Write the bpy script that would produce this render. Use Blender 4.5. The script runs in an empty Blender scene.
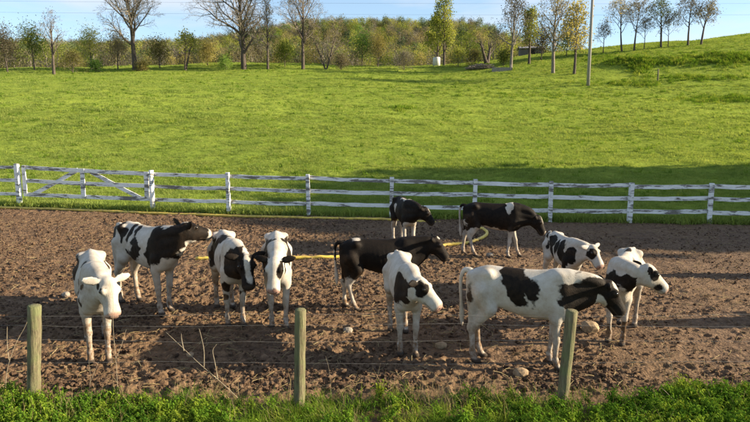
import bpy, math, random
import numpy as np
from mathutils import Vector, Matrix
R = math.radians
scene = bpy.context.scene
col = scene.collection

# ---------------------------------------------------------------- camera
CAM_H, FPX, PITCH = 2.9, 600.0, math.atan(86 / 600.0)
cam_data = bpy.data.cameras.new('camera')
cam_data.lens = 36 * FPX / 750.0
cam_data.clip_end = 3000
cam = bpy.data.objects.new('camera', cam_data)
cam.location = (0, 0, CAM_H)
cam.rotation_euler = (math.pi / 2 - PITCH, 0, 0)
col.objects.link(cam)
scene.camera = cam

# ---------------------------------------------------------------- sky, sun, exposure
SUN_EL, SUN_AZ = 19.5, 91.0          # azimuth clockwise from +Y: the sun stands to the right of the camera
world = bpy.data.worlds.new('World')
scene.world = world
world.use_nodes = True
wn, wl = world.node_tree.nodes, world.node_tree.links
wn.clear()
sky = wn.new('ShaderNodeTexSky')
sky.sky_type = 'NISHITA'
sky.sun_disc = False
sky.sun_elevation = R(SUN_EL)
sky.sun_rotation = R(SUN_AZ)
sky.air_density, sky.dust_density, sky.ozone_density = 1.0, 0.2, 3.0
tc = wn.new('ShaderNodeTexCoord')
mp = wn.new('ShaderNodeMapping')
mp.inputs['Scale'].default_value = (1.7, 1.7, 7.5)
mp.inputs['Location'].default_value = (9.0, 0.4, 0.55)
nz = wn.new('ShaderNodeTexNoise')
nz.inputs['Scale'].default_value = 1.6
nz.inputs['Detail'].default_value = 7
nz.inputs['Roughness'].default_value = 0.55
nz.inputs['Distortion'].default_value = 0.35
cr = wn.new('ShaderNodeValToRGB')
cr.color_ramp.elements[0].position = 0.47
cr.color_ramp.elements[1].position = 0.74
mx = wn.new('ShaderNodeMix')
mx.data_type = 'RGBA'
mx.inputs[7].default_value = (3.9, 4.1, 4.4, 1)
bg = wn.new('ShaderNodeBackground')
bg.inputs['Strength'].default_value = 0.078
wo = wn.new('ShaderNodeOutputWorld')
wl.new(tc.outputs['Generated'], mp.inputs['Vector'])
wl.new(mp.outputs['Vector'], nz.inputs['Vector'])
wl.new(nz.outputs['Fac'], cr.inputs['Fac'])
cr.color_ramp.elements[0].color = (.15, .15, .15, 1)
wl.new(cr.outputs['Color'], mx.inputs['Factor'])
wl.new(sky.outputs['Color'], mx.inputs[6])
wl.new(mx.outputs[2], bg.inputs['Color'])
wl.new(bg.outputs['Background'], wo.inputs['Surface'])

sun_data = bpy.data.lights.new('sun', 'SUN')
sun_data.energy = 5.0
sun_data.angle = R(0.5)
sun_data.color = (1.0, 0.84, 0.60)
sun = bpy.data.objects.new('sun', sun_data)
_sd = Vector((math.sin(R(SUN_AZ)) * math.cos(R(SUN_EL)), math.cos(R(SUN_AZ)) * math.cos(R(SUN_EL)), math.sin(R(SUN_EL))))
sun.rotation_euler = _sd.to_track_quat('Z', 'Y').to_euler()
col.objects.link(sun)

vs = scene.view_settings
vs.view_transform = 'Standard'
vs.look = 'None'
vs.gamma = 1
vs.use_curve_mapping = False
vs.exposure = 1.55
scene.render.engine = 'CYCLES'
scene.cycles.use_denoising = True
scene.cycles.max_bounces = 6
scene.cycles.diffuse_bounces = 3
scene.cycles.transparent_max_bounces = 6

# ---------------------------------------------------------------- helpers: pixels of the photograph (750 x 422) to world points
def pix_dir(px, py):
    x, y = (px - 375) / FPX, -(py - 211) / FPX
    c, s = math.cos(PITCH), math.sin(PITCH)
    return np.array([x, c + y * s, -s + y * c])
def on_flat(px, py, z=0.0):
    d = pix_dir(px, py)
    return np.array([0, 0, CAM_H]) + d * ((z - CAM_H) / d[2])
def at_depth(px, py, Y):
    d = pix_dir(px, py)
    return np.array([0, 0, CAM_H]) + d * (Y / d[1])

# ---------------------------------------------------------------- helpers: noise, meshes, tagging
_rt = np.random.RandomState(7).rand(256, 256).astype(np.float32)
def vnoise(x, y):
    xi, yi = np.floor(x).astype(int), np.floor(y).astype(int)
    fx, fy = x - xi, y - yi
    fx, fy = fx * fx * (3 - 2 * fx), fy * fy * (3 - 2 * fy)
    g = lambda a, b: _rt[a & 255, b & 255]
    return (g(xi, yi) * (1 - fx) + g(xi + 1, yi) * fx) * (1 - fy) + (g(xi, yi + 1) * (1 - fx) + g(xi + 1, yi + 1) * fx) * fy
def fbm(x, y, o=4):
    s, a, t = 0, 1.0, 0
    for k in range(o):
        s = s + a * (vnoise(x * 2 ** k + 17.3 * k, y * 2 ** k + 5.1 * k) - .5)
        t += a
        a *= .5
    return s / t * 2
def smooth(t):
    t = np.clip(t, 0, 1)
    return t * t * (3 - 2 * t)

def mesh(name, verts, faces, mats=(), smooth_shade=False, mat_index=None):
    """verts (N,3) array; faces an (M,k) array or a list of arrays with different k."""
    if not isinstance(faces, list):
        faces = [faces]
    me = bpy.data.meshes.new(name)
    v = np.asarray(verts, dtype=np.float32)
    me.vertices.add(len(v))
    me.vertices.foreach_set('co', v.ravel())
    faces = [np.asarray(f, dtype=np.int32) for f in faces if len(f)]
    li = np.concatenate([f.ravel() for f in faces])
    tot = np.concatenate([np.full(len(f), f.shape[1], np.int32) for f in faces])
    me.loops.add(len(li))
    me.loops.foreach_set('vertex_index', li)
    me.polygons.add(len(tot))
    me.polygons.foreach_set('loop_start', np.concatenate([[0], np.cumsum(tot)[:-1]]).astype(np.int32))
    me.polygons.foreach_set('loop_total', tot)
    for m in mats:
        me.materials.append(m)
    if mat_index is not None:
        me.polygons.foreach_set('material_index', np.asarray(mat_index, np.int32))
    me.polygons.foreach_set('use_smooth', np.full(len(tot), smooth_shade))
    me.update(calc_edges=True)
    return me
def obj(name, me, parent=None, loc=(0, 0, 0)):
    o = bpy.data.objects.new(name, me)
    col.objects.link(o)
    o.location = loc
    if parent is not None:
        o.parent = parent
    return o
def tag(o, label=None, cat=None, group=None, kind=None):
    for k, v in (('label', label), ('category', cat), ('group', group), ('kind', kind)):
        if v:
            o[k] = v
    return o
def empty(name, loc=(0, 0, 0), rz=0.0, label=None, cat=None, group=None):
    o = bpy.data.objects.new(name, None)
    col.objects.link(o)
    o.location = loc
    o.rotation_euler = (0, 0, rz)
    o.empty_display_size = .2
    return tag(o, label, cat, group)

def tubes(P0, P1, R0, R1, n=5):
    """separate tapered tubes; returns verts, quads"""
    P0, P1 = np.asarray(P0, float), np.asarray(P1, float)
    R0, R1 = np.asarray(R0, float)[:, None, None], np.asarray(R1, float)[:, None, None]
    d = P1 - P0
    d /= np.linalg.norm(d, axis=1, keepdims=True) + 1e-9
    ref = np.where(np.abs(d[:, 2:3]) > .9, np.array([[1., 0, 0]]), np.array([[0, 0, 1.]]))
    u = np.cross(d, ref)
    u /= np.linalg.norm(u, axis=1, keepdims=True)
    w = np.cross(d, u)
    a = np.arange(n) * 2 * np.pi / n
    ring = u[:, None, :] * np.cos(a)[None, :, None] + w[:, None, :] * np.sin(a)[None, :, None]
    V = np.concatenate([P0[:, None] + ring * R0, P1[:, None] + ring * R1], 1)
    N = len(P0)
    i = np.arange(n)
    q = np.stack([i, (i + 1) % n, (i + 1) % n + n, i + n], 1)
    return V.reshape(-1, 3), (q[None] + (np.arange(N) * 2 * n)[:, None, None]).reshape(-1, 4)
def polytube(pts, rad, n=8, cap=True):
    """one continuous tube along a polyline"""
    pts = np.asarray(pts, float)
    m = len(pts)
    rad = np.broadcast_to(np.asarray(rad, float), (m,))
    t = np.gradient(pts, axis=0)
    t /= np.linalg.norm(t, axis=1, keepdims=True) + 1e-9
    ref = np.array([0, 0, 1.]) if abs(t[0][2]) < .8 else np.array([1., 0, 0])
    V = []
    a = np.arange(n) * 2 * np.pi / n
    for k in range(m):
        u = np.cross(t[k], ref)
        u /= np.linalg.norm(u) + 1e-9
        w = np.cross(t[k], u)
        V.append(pts[k] + rad[k] * (np.cos(a)[:, None] * u + np.sin(a)[:, None] * w))
    V = np.concatenate(V)
    i = np.arange(n)
    q = np.stack([i, (i + 1) % n, (i + 1) % n + n, i + n], 1)
    F = [(q[None] + (np.arange(m - 1) * n)[:, None, None]).reshape(-1, 4)]
    if cap:
        F.append(np.array([list(range(n))[::-1], [(m - 1) * n + k for k in range(n)]]))
    return V, F
def catmull(pts, k=8):
    p = np.asarray(pts, float)
    p = np.vstack([2 * p[0] - p[1], p, 2 * p[-1] - p[-2]])
    out = []
    for i in range(1, len(p) - 2):
        for t in np.linspace(0, 1, k, endpoint=False):
            out.append(.5 * (2 * p[i] + (p[i + 1] - p[i - 1]) * t + (2 * p[i - 1] - 5 * p[i] + 4 * p[i + 1] - p[i + 2]) * t * t + (-p[i - 1] + 3 * p[i] - 3 * p[i + 1] + p[i + 2]) * t ** 3))
    out.append(p[-2])
    return np.array(out)
def merge(parts):
    """[(verts, [faces...] or faces, mat)] -> verts, faces list, material index"""
    V, F, M, off = [], [], [], 0
    for v, f, m in parts:
        if not len(v):
            continue
        for g in (f if isinstance(f, list) else [f]):
            F.append(np.asarray(g) + off)
            M.append(np.full(len(g), m))
        V.append(v)
        off += len(v)
    return np.concatenate(V), F, np.concatenate(M)
def quads_random(rng, P, size, flat=0.0, aspect=1.6):
    """leaf faces: one randomly turned quad on every point"""
    N = len(P)
    a = rng.normal(size=(N, 3))
    a[:, 2] *= 1 - flat
    a /= np.linalg.norm(a, axis=1, keepdims=True) + 1e-9
    b = np.cross(a, rng.normal(size=(N, 3)))
    b /= np.linalg.norm(b, axis=1, keepdims=True) + 1e-9
    s = (size * rng.uniform(.6, 1.3, N))[:, None]
    a, b = a * s * .5, b * s * .5 / aspect
    V = np.stack([P - a, P + b * 1.1 - a * .1, P + a, P - b * 1.1 + a * .1], 1).reshape(-1, 3)
    return V, np.arange(N * 4).reshape(-1, 4)

# ---------------------------------------------------------------- materials
MAT = {}
def nodes_of(name):
    m = bpy.data.materials.new(name)
    m.use_nodes = True
    nt = m.node_tree
    nt.nodes.clear()
    out = nt.nodes.new('ShaderNodeOutputMaterial')
    MAT[name] = m
    return m, nt, out
def N(nt, kind, **kw):
    n = nt.nodes.new(kind)
    for k, v in kw.items():
        if k.startswith('i_'):
            n.inputs[k[2:].replace('_', ' ')].default_value = v
        else:
            setattr(n, k, v)
    return n
def ramp(nt, fac, stops):
    r = nt.nodes.new('ShaderNodeValToRGB')
    e = r.color_ramp.elements
    while len(e) < len(stops):
        e.new(.5)
    for el, (p, c) in zip(e, stops):
        el.position = p
        el.color = (*c, 1) if len(c) == 3 else c
    nt.links.new(fac, r.inputs['Fac'])
    return r.outputs['Color']
def mix(nt, fac, a, b, mode='MIX'):
    m = nt.nodes.new('ShaderNodeMix')
    m.data_type = 'RGBA'
    m.blend_type = mode
    for s, v in ((0, fac), (6, a), (7, b)):
        if isinstance(v, (int, float)):
            m.inputs[s].default_value = v
        elif isinstance(v, tuple):
            m.inputs[s].default_value = (*v, 1)
        else:
            nt.links.new(v, m.inputs[s])
    return m.outputs[2]
def coords(nt, scale=(1, 1, 1), kind='Object'):
    t = nt.nodes.new('ShaderNodeTexCoord')
    m = nt.nodes.new('ShaderNodeMapping')
    m.inputs['Scale'].default_value = scale
    nt.links.new(t.outputs[kind], m.inputs['Vector'])
    return m.outputs['Vector']
def noise(nt, vec, scale, detail=4, rough=.55, dist=0.0):
    n = N(nt, 'ShaderNodeTexNoise', i_Scale=scale, i_Detail=detail, i_Roughness=rough, i_Distortion=dist)
    nt.links.new(vec, n.inputs['Vector'])
    return n.outputs['Fac']
def bump(nt, h, strength=.5, dist=.02):
    b = N(nt, 'ShaderNodeBump', i_Strength=strength, i_Distance=dist)
    nt.links.new(h, b.inputs['Height'])
    return b.outputs['Normal']
def bsdf(nt, out, color, rough=.8, normal=None, spec=.3, sheen=0.0):
    b = N(nt, 'ShaderNodeBsdfPrincipled', i_Roughness=rough)
    b.inputs['Specular IOR Level'].default_value = spec
    b.inputs['Sheen Weight'].default_value = sheen
    if isinstance(color, tuple):
        b.inputs['Base Color'].default_value = (*color, 1)
    else:
        nt.links.new(color, b.inputs['Base Color'])
    if normal is not None:
        nt.links.new(normal, b.inputs['Normal'])
    if out is not None:
        nt.links.new(b.outputs['BSDF'], out.inputs['Surface'])
    return b
def simple(name, c1, c2, scale=6, rough=.8, bs=.3, bd=.01, stretch=(1, 1, 1), spec=.3):
    m, nt, out = nodes_of(name)
    v = coords(nt, stretch)
    f = noise(nt, v, scale, 5, .6)
    bsdf(nt, out, ramp(nt, f, [(.3, c1), (.7, c2)]), rough, bump(nt, f, bs, bd), spec)
    return m
def leafy(name, stops, trans=.4, tex=None):
    """leaf / grass material: diffuse plus light shining through; colour differs from leaf clump to leaf clump"""
    m, nt, out = nodes_of(name)
    info = nt.nodes.new('ShaderNodeObjectInfo')
    g = nt.nodes.new('ShaderNodeNewGeometry')
    v = nt.nodes.new('ShaderNodeTexCoord')
    f = noise(nt, g.outputs['Position'], tex or .35, 3)
    a = N(nt, 'ShaderNodeMath', operation='ADD')
    b = N(nt, 'ShaderNodeMath', operation='MULTIPLY_ADD')
    nt.links.new(info.outputs['Random'], b.inputs[0])
    b.inputs[1].default_value = .5
    b.inputs[2].default_value = -.25
    nt.links.new(f, a.inputs[0])
    nt.links.new(b.outputs[0], a.inputs[1])
    c = ramp(nt, a.outputs[0], stops)
    d = nt.nodes.new('ShaderNodeBsdfDiffuse')
    t = nt.nodes.new('ShaderNodeBsdfTranslucent')
    nt.links.new(c, d.inputs['Color'])
    nt.links.new(mix(nt, 1.0, c, (1.0, .95, .55), 'MULTIPLY'), t.inputs['Color'])
    s = N(nt, 'ShaderNodeMixShader', i_Fac=trans)
    nt.links.new(d.outputs[0], s.inputs[1])
    nt.links.new(t.outputs[0], s.inputs[2])
    nt.links.new(s.outputs[0], out.inputs['Surface'])
    return m

# pasture sward
m, nt, out = nodes_of('pasture')
v = coords(nt)
big = noise(nt, v, .06, 3)
mid = noise(nt, coords(nt, (1, .6, 1)), .7, 5, .65)
fine = noise(nt, v, 5.0, 5, .7)
c = ramp(nt, big, [(.3, (.175, .24, .037)), (.55, (.205, .265, .042)), (.72, (.24, .285, .047))])
c2 = mix(nt, ramp(nt, mid, [(.35, (.0, .0, .0)), (.6, (1., 1., 1.))]), mix(nt, .12, c, (.10, .16, .015)), ramp(nt, big, [(.3, (.19, .252, .038)), (.7, (.245, .29, .048))]))
add = N(nt, 'ShaderNodeMath', operation='ADD')
nt.links.new(mid, add.inputs[0])
nt.links.new(fine, add.inputs[1])
bsdf(nt, out, c2, 1.0, bump(nt, add.outputs[0], .8, .10), .0)
# trampled dirt
m, nt, out = nodes_of('trampled_dirt')
v = coords(nt)
a1 = noise(nt, v, .45, 4, .6)
a2 = noise(nt, v, 9.0, 6, .7)
a3 = noise(nt, v, 42.0, 4, .7)
c = ramp(nt, a2, [(.3, (0.0510, 0.0305, 0.0192)), (.5, (0.1323, 0.0830, 0.0504)), (.7, (0.2352, 0.1543, 0.0924))])
c = mix(nt, ramp(nt, a1, [(.40, (.0, .0, .0)), (.68, (.5, .5, .5))]), c, (.175, .110, .057))
c = mix(nt, ramp(nt, noise(nt, coords(nt, (.6, 1.6, 1)), 1.1, 5, .6), [(.56, (.0, .0, .0)), (.70, (.75, .75, .75))]), c, (.055, .034, .022))
vor = N(nt, 'ShaderNodeTexVoronoi', i_Scale=26.0)
nt.links.new(v, vor.inputs['Vector'])
c = mix(nt, ramp(nt, a3, [(.60, (.0, .0, .0)), (.68, (.6, .6, .6))]), c, (.30, .20, .105))
add = N(nt, 'ShaderNodeMath', operation='MULTIPLY_ADD')
nt.links.new(vor.outputs['Distance'], add.inputs[0])
add.inputs[1].default_value = .8
nt.links.new(a3, add.inputs[2])
bsdf(nt, out, c, .92, bump(nt, add.outputs[0], .75, .03), .15)
m, nt, out = nodes_of('dirt_clod')
info = nt.nodes.new('ShaderNodeObjectInfo')
a3 = noise(nt, coords(nt), 14, 4, .7)
c = ramp(nt, info.outputs['Random'], [(0, (0.0510, 0.0305, 0.0204)), (.5, (0.1225, 0.0766, 0.0480)), (1, (0.2107, 0.1397, 0.0864))])
bsdf(nt, out, mix(nt, a3, mix(nt, .5, c, (.06, .04, .03)), c), .95, bump(nt, a3, .6, .02), .1)

leafy('pasture_grass', [(0.2, (0.163, 0.2316, 0.0538)), (0.5, (0.2553, 0.3316, 0.0806)), (0.8, (0.3477, 0.3948, 0.1075))], .5, .5)
leafy('verge_grass', [(0.2, (0.078, 0.15, 0.0168)), (0.5, (0.143, 0.2375, 0.0264)), (0.8, (0.286, 0.325, 0.06))], .4, 1.5)
leafy('weed_leaf', [(0.2, (0.0585, 0.132, 0.0154)), (0.5, (0.117, 0.216, 0.022)), (0.8, (0.234, 0.3, 0.033))], .4, 2.0)
leafy('straw', [(.2, (.26, .20, .10)), (.8, (.42, .34, .19))], .25, 3)
leafy('leaf_olive', [(0.25, (0.0946, 0.1302, 0.0294)), (0.5, (0.2099, 0.2416, 0.0546)), (0.75, (0.357, 0.3675, 0.0946))], .5, .3)
leafy('leaf_yellow', [(0.25, (0.1294, 0.121, 0.0479)), (0.5, (0.2545, 0.2205, 0.0846)), (0.75, (0.3601, 0.3174, 0.1221))], .5, .3)
leafy('leaf_green', [(0.25, (0.0554, 0.114, 0.03)), (0.5, (0.1202, 0.2177, 0.048)), (0.75, (0.2363, 0.3338, 0.0801))], .5, .3)
leafy('leaf_dark', [(0.25, (0.0374, 0.0608, 0.0328)), (0.5, (0.0749, 0.1076, 0.0515)), (0.75, (0.1404, 0.1755, 0.0819))], .2, .3)
leafy('leaf_tan', [(0.25, (0.0793, 0.0697, 0.0492)), (0.5, (0.1475, 0.1292, 0.0873)), (0.75, (0.2216, 0.1968, 0.1322))], .5, .3)
leafy('leaf_grey', [(0.25, (0.0875, 0.0815, 0.0757)), (0.5, (0.1529, 0.1427, 0.1282)), (0.75, (0.2476, 0.2257, 0.1894))], .5, .3)
leafy('leaf_bud', [(0.25, (0.1683, 0.1454, 0.0768)), (0.5, (0.2586, 0.2242, 0.1097)), (0.75, (0.3481, 0.2909, 0.1421))], .5, .3)
simple('bark', (.035, .027, .022), (.12, .095, .075), 9, .9, .6, .04, (1, 1, .25))
simple('bark_pale', (.10, .085, .07), (.25, .215, .175), 9, .9, .5, .04, (1, 1, .25))
simple('twig', (.13, .108, .085), (.29, .25, .20), 5, .9)
simple('dead_stalk', (.15, .12, .085), (.36, .30, .21), 14, .8)
simple('rock_tan', (.17, .115, .065), (.36, .26, .16), 14, .9, .7, .02)
simple('rock_grey', (.15, .13, .105), (.33, .29, .24), 14, .9, .7, .02)
simple('galvanised_wire', (.13, .11, .09), (.36, .34, .31), 30, .45, .1, .002, (1, 1, 1), .5)
simple('yellow_plastic', (.36, .25, .06), (.78, .57, .09), 9, .5, .1, .005, (1, 1, 1), .4)
simple('tank_white', (.45, .45, .43), (.6, .6, .58), 4, .6)
simple('shed_board', (.07, .062, .055), (.16, .145, .13), 5, .9, .4, .02, (6, 6, .5))
simple('roof_metal', (.16, .15, .145), (.26, .24, .23), 3, .6)
simple('concrete', (.16, .15, .13), (.28, .26, .23), 8, .9)
simple('dark_void', (.012, .011, .01), (.02, .018, .016), 3, .9)
# weathered round post: greenish lichen on grey brown wood, drying cracks
def post_mat(name, c1, c2, c3):
    m, nt, out = nodes_of(name)
    g = noise(nt, coords(nt, (18, 18, 1.2)), 3.0, 6, .7)
    l = noise(nt, coords(nt), 7, 5, .6)
    c = ramp(nt, g, [(.3, c1), (.62, c2)])
    c = mix(nt, ramp(nt, l, [(.42, (0, 0, 0)), (.66, (.8, .8, .8))]), c, c3)
    bsdf(nt, out, c, .9, bump(nt, g, 1.0, .03), .15)
post_mat('post_wood', (.055, .045, .028), (.25, .215, .13), (.17, .19, .085))
post_mat('pole_wood', (.16, .145, .125), (.36, .335, .30), (.28, .265, .235))
# white fence paint peeling off grey boards
m, nt, out = nodes_of('peeling_white_paint')
info = nt.nodes.new('ShaderNodeObjectInfo')
g = nt.nodes.new('ShaderNodeNewGeometry')
mp_ = N(nt, 'ShaderNodeMapping')
mp_.inputs['Scale'].default_value = (.55, 1.0, 3.6)
nt.links.new(g.outputs['Position'], mp_.inputs['Vector'])
v = mp_.outputs['Vector']
sh = N(nt, 'ShaderNodeVectorMath', operation='ADD')
cmb = nt.nodes.new('ShaderNodeCombineXYZ')
sc_ = N(nt, 'ShaderNodeMath', operation='MULTIPLY')
nt.links.new(info.outputs['Random'], sc_.inputs[0])
sc_.inputs[1].default_value = 37.0
nt.links.new(sc_.outputs[0], cmb.inputs['X'])
nt.links.new(v, sh.inputs[0])
nt.links.new(cmb.outputs[0], sh.inputs[1])
v = sh.outputs[0]
p0 = noise(nt, v, 2.6, 7, .70, .4)
wr = N(nt, 'ShaderNodeMath', operation='MULTIPLY_ADD')
nt.links.new(info.outputs['Random'], wr.inputs[0])
wr.inputs[1].default_value = -.05
nt.links.new(p0, wr.inputs[2])
p1 = wr.outputs[0]
p2 = noise(nt, v, 14, 5, .7)
wood = ramp(nt, p2, [(.3, (.07, .064, .054)), (.7, (.22, .20, .175))])
paint = ramp(nt, p2, [(.25, (.62, .62, .60)), (.6, (.84, .84, .82))])
mask = ramp(nt, p1, [(.41, (.05, .05, .05)), (.46, (.85, .85, .85)), (.58, (1, 1, 1))])
bsdf(nt, out, mix(nt, mask, wood, paint), .75, bump(nt, mask, .4, .004), .3)
# cow coat: vertex channel r = black patch field, g = dirt plus painted warm bounce on the belly, b = bare skin, a = hoof
m, nt, out = nodes_of('cow_coat')
at = N(nt, 'ShaderNodeVertexColor', layer_name='coat')
sep = nt.nodes.new('ShaderNodeSeparateColor')
nt.links.new(at.outputs['Color'], sep.inputs['Color'])
v = coords(nt)
f1 = noise(nt, v, 38, 4, .65)
f2 = noise(nt, v, 5, 6, .68)
f3 = noise(nt, coords(nt, (60, 60, 16)), 2.2, 3, .6)
jit = N(nt, 'ShaderNodeMath', operation='MULTIPLY_ADD')
nt.links.new(f1, jit.inputs[0])
jit.inputs[1].default_value = .10
nt.links.new(sep.outputs['Red'], jit.inputs[2])
mk = ramp(nt, jit.outputs[0], [(.525, (0, 0, 0)), (.575, (1, 1, 1))])
white = ramp(nt, f2, [(.26, (.27, .225, .17)), (.42, (.40, .355, .295)), (.60, (.485, .45, .40)), (.75, (.54, .51, .46))])
black = ramp(nt, f2, [(.3, (.0022, .0020, .0021)), (.75, (.0085, .0068, .0058))])
c = mix(nt, mk, white, black)
dm = N(nt, 'ShaderNodeMath', operation='MULTIPLY')
nt.links.new(sep.outputs['Green'], dm.inputs[0])
nt.links.new(ramp(nt, noise(nt, v, 16, 4, .65), [(.34, (.25, .25, .25)), (.60, (1, 1, 1))]), dm.inputs[1])
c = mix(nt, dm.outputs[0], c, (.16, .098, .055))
c = mix(nt, sep.outputs['Blue'], c, (.30, .165, .125))
c = mix(nt, at.outputs['Alpha'], c, (.045, .034, .026))
bsdf(nt, out, c, .62, bump(nt, f3, .55, .010), .09, .0)
simple('cow_eye', (.008, .006, .005), (.02, .014, .01), 3, .12, .0, .001, (1, 1, 1), .6)

# ---------------------------------------------------------------- the lie of the land
def fence_y(x):
    return np.interp(x, [-40, -17.5, -12.7, -7.5, -4.85, -2.1, .5, 3.05, 5.3, 7.6, 9.9, 14, 40],
                     [27.0, 22.6, 21.5, 20.2, 19.75, 19.25, 18.95, 18.6, 18.2, 17.9, 17.75, 17.5, 16.5])
def terrain(x, y):
    x, y = np.asarray(x, float), np.asarray(y, float)
    crest = 12.2 + 0.9 * smooth((x + 90) / 70) + 6.8 * smooth((x - 5) / 85)
    t = np.clip((y - 21) / 89, 0, 9)
    s = np.where(t < 1, .30 * t + 1.35 * t ** 2 - .65 * t ** 3, 1 + 1.05 * (t - 1) - 3.0 * (t - 1) ** 2)
    z = crest * s
    roll = fbm(x * .03 + 3, y * .03 + 1, 3) * 1.1 + fbm(x * .11, y * .11 + 9, 3) * .22
    z = z + roll * smooth((y - 26) / 30)
    z = z + 2.1 * np.exp(-((x + 46) / 24) ** 2 - ((y - 62) / 19) ** 2)
    bank = smooth((x - 26) / 12) * np.exp(-((y - (88 - .12 * (x - 40))) / 4.5) ** 2) * (1.0 + .8 * fbm(x * .22, y * .22, 3))
    z = z + 1.1 * bank
    # ruts of an old track on the right-hand slope
    for off in (0, 2.4):
        line = 52 + off + .42 * (x - 20) + 2.5 * np.sin(x * .12)
        z = z - .16 * np.exp(-((y - line) / .55) ** 2) * smooth((x - 15) / 8)
    valley = 13.0 + 43.0 * smooth((y - 190) / 230) * (1 - smooth((x - 55) / 60)) * (1 - .30 * smooth((-x - 30) / 80)) + fbm(x * .012, y * .012, 3) * 3.0
    w = smooth((y - 118) / 42)
    return z * (1 - w) + np.where(y > 100, valley, 0) * w
def on_terrain(px, py, far=200):
    d = pix_dir(px, py)
    t = np.arange(18, far, .1)
    P = np.array([0, 0, CAM_H])[None] + d[None] * (t / d[1])[:, None]
    hit = np.nonzero(P[:, 2] < terrain(P[:, 0], P[:, 1]))[0]
    k = hit[0] if len(hit) else int(np.argmin(P[:, 2] - terrain(P[:, 0], P[:, 1])))
    p = P[k]
    p[2] = float(terrain(p[0], p[1]))
    return p

def grid_faces(nx, ny):
    i, j = np.meshgrid(np.arange(nx - 1), np.arange(ny - 1), indexing='ij')
    a = (i * ny + j).ravel()
    return np.stack([a, a + ny, a + ny + 1, a + 1], 1)
# one sheet of grassland out to the horizon
gx = np.concatenate([-np.geomspace(30, 1500, 60)[::-1], np.arange(-29.6, 29.7, .4), np.geomspace(30, 1500, 60)])
gy = np.concatenate([np.arange(-30, 16, 1.0), np.arange(16, 60, .4), np.arange(60, 130, .7), np.geomspace(130, 2500, 90)])
GX, GY = np.meshgrid(gx, gy, indexing='ij')
GZ = terrain(GX, GY)
fy = fence_y(GX)
GZ = GZ - .22 * smooth((fy - .1 - GY) / .5) * smooth((GY - 1.5) / .6)
GZ = GZ + fbm(GX * .9, GY * .9, 4) * .09 * smooth((GY - fy - .4) / 1.0) * (1 - smooth((GY - 110) / 20))
ground = obj('pasture_ground', mesh('pasture_ground', np.stack([GX, GY, GZ], -1).reshape(-1, 3), grid_faces(len(gx), len(gy)), [MAT['pasture']], True))
tag(ground, 'bright green pasture rising behind the white fence', None, None, 'structure')

# the trampled lot: heavily hoof-marked earth
dx_in, dx_out = np.arange(-5.6, 5.6, .026), np.arange(5.6, 23, .052)
dxs = np.concatenate([-dx_out[::-1], dx_in, dx_out])
dys = list(np.arange(2.6, 5.9, .05)) + [5.9]
while dys[-1] < 24.5:
    dys.append(dys[-1] + .0030 * dys[-1])
dys = np.array(dys)
DX, DY = np.meshgrid(dxs, dys, indexing='ij')
rough = np.clip(.5 + .6 * smooth((3.2 - DX) / 7) + .75 * fbm(DX * .45, DY * .8, 3), .2, 1.7)
n1 = fbm(DX * 1.1, DY * 1.1, 3)
n2 = 1 - np.abs(fbm(DX * 5.2 + 9, DY * 5.2, 3)) * 2
n3 = fbm(DX * 16, DY * 16 + 4, 3)
DZ = .030 * n1 + rough * (.026 * (n2 - .6) + .036 * n3)
rs = np.random.RandomState(3)
for k in range(9000):
    hx_, hy_ = rs.uniform(-13, 13), 6.2 + 14 * rs.rand() ** 1.3
    if hx_ > 3.2 and rs.rand() < .55:
        continue
    r_ = rs.uniform(.034, .07)
    i0, i1 = np.searchsorted(dxs, [hx_ - 2 * r_, hx_ + 2 * r_])
    j0, j1 = np.searchsorted(dys, [hy_ - 2 * r_, hy_ + 2 * r_])
    if i1 <= i0 or j1 <= j0:
        continue
    q = np.sqrt((DX[i0:i1, j0:j1] - hx_) ** 2 + (DY[i0:i1, j0:j1] - hy_) ** 2) / r_
    DZ[i0:i1, j0:j1] += rs.uniform(.4, 1.1) * (-.036 * np.exp(-(q / .8) ** 4) + .018 * np.exp(-((q - 1.25) / .3) ** 2))
fyd = fence_y(DX)
DZ = DZ - .10 * smooth((DY - fyd + .15) / .6)
DZ = DZ - .03 * smooth((6.2 - DY) / .35)
dirt = obj('paddock_dirt', mesh('paddock_dirt', np.stack([DX, DY, DZ - .004], -1).reshape(-1, 3), grid_faces(len(dxs), len(dys)), [MAT['trampled_dirt']], True))
tag(dirt, 'trampled brown dirt of the cattle lot', None, None, 'structure')
def dirt_z(x, y):
    i, j = np.clip(np.searchsorted(dxs, x), 0, len(dxs) - 1), np.clip(np.searchsorted(dys, y), 0, len(dys) - 1)
    return DZ[i, j]

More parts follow.
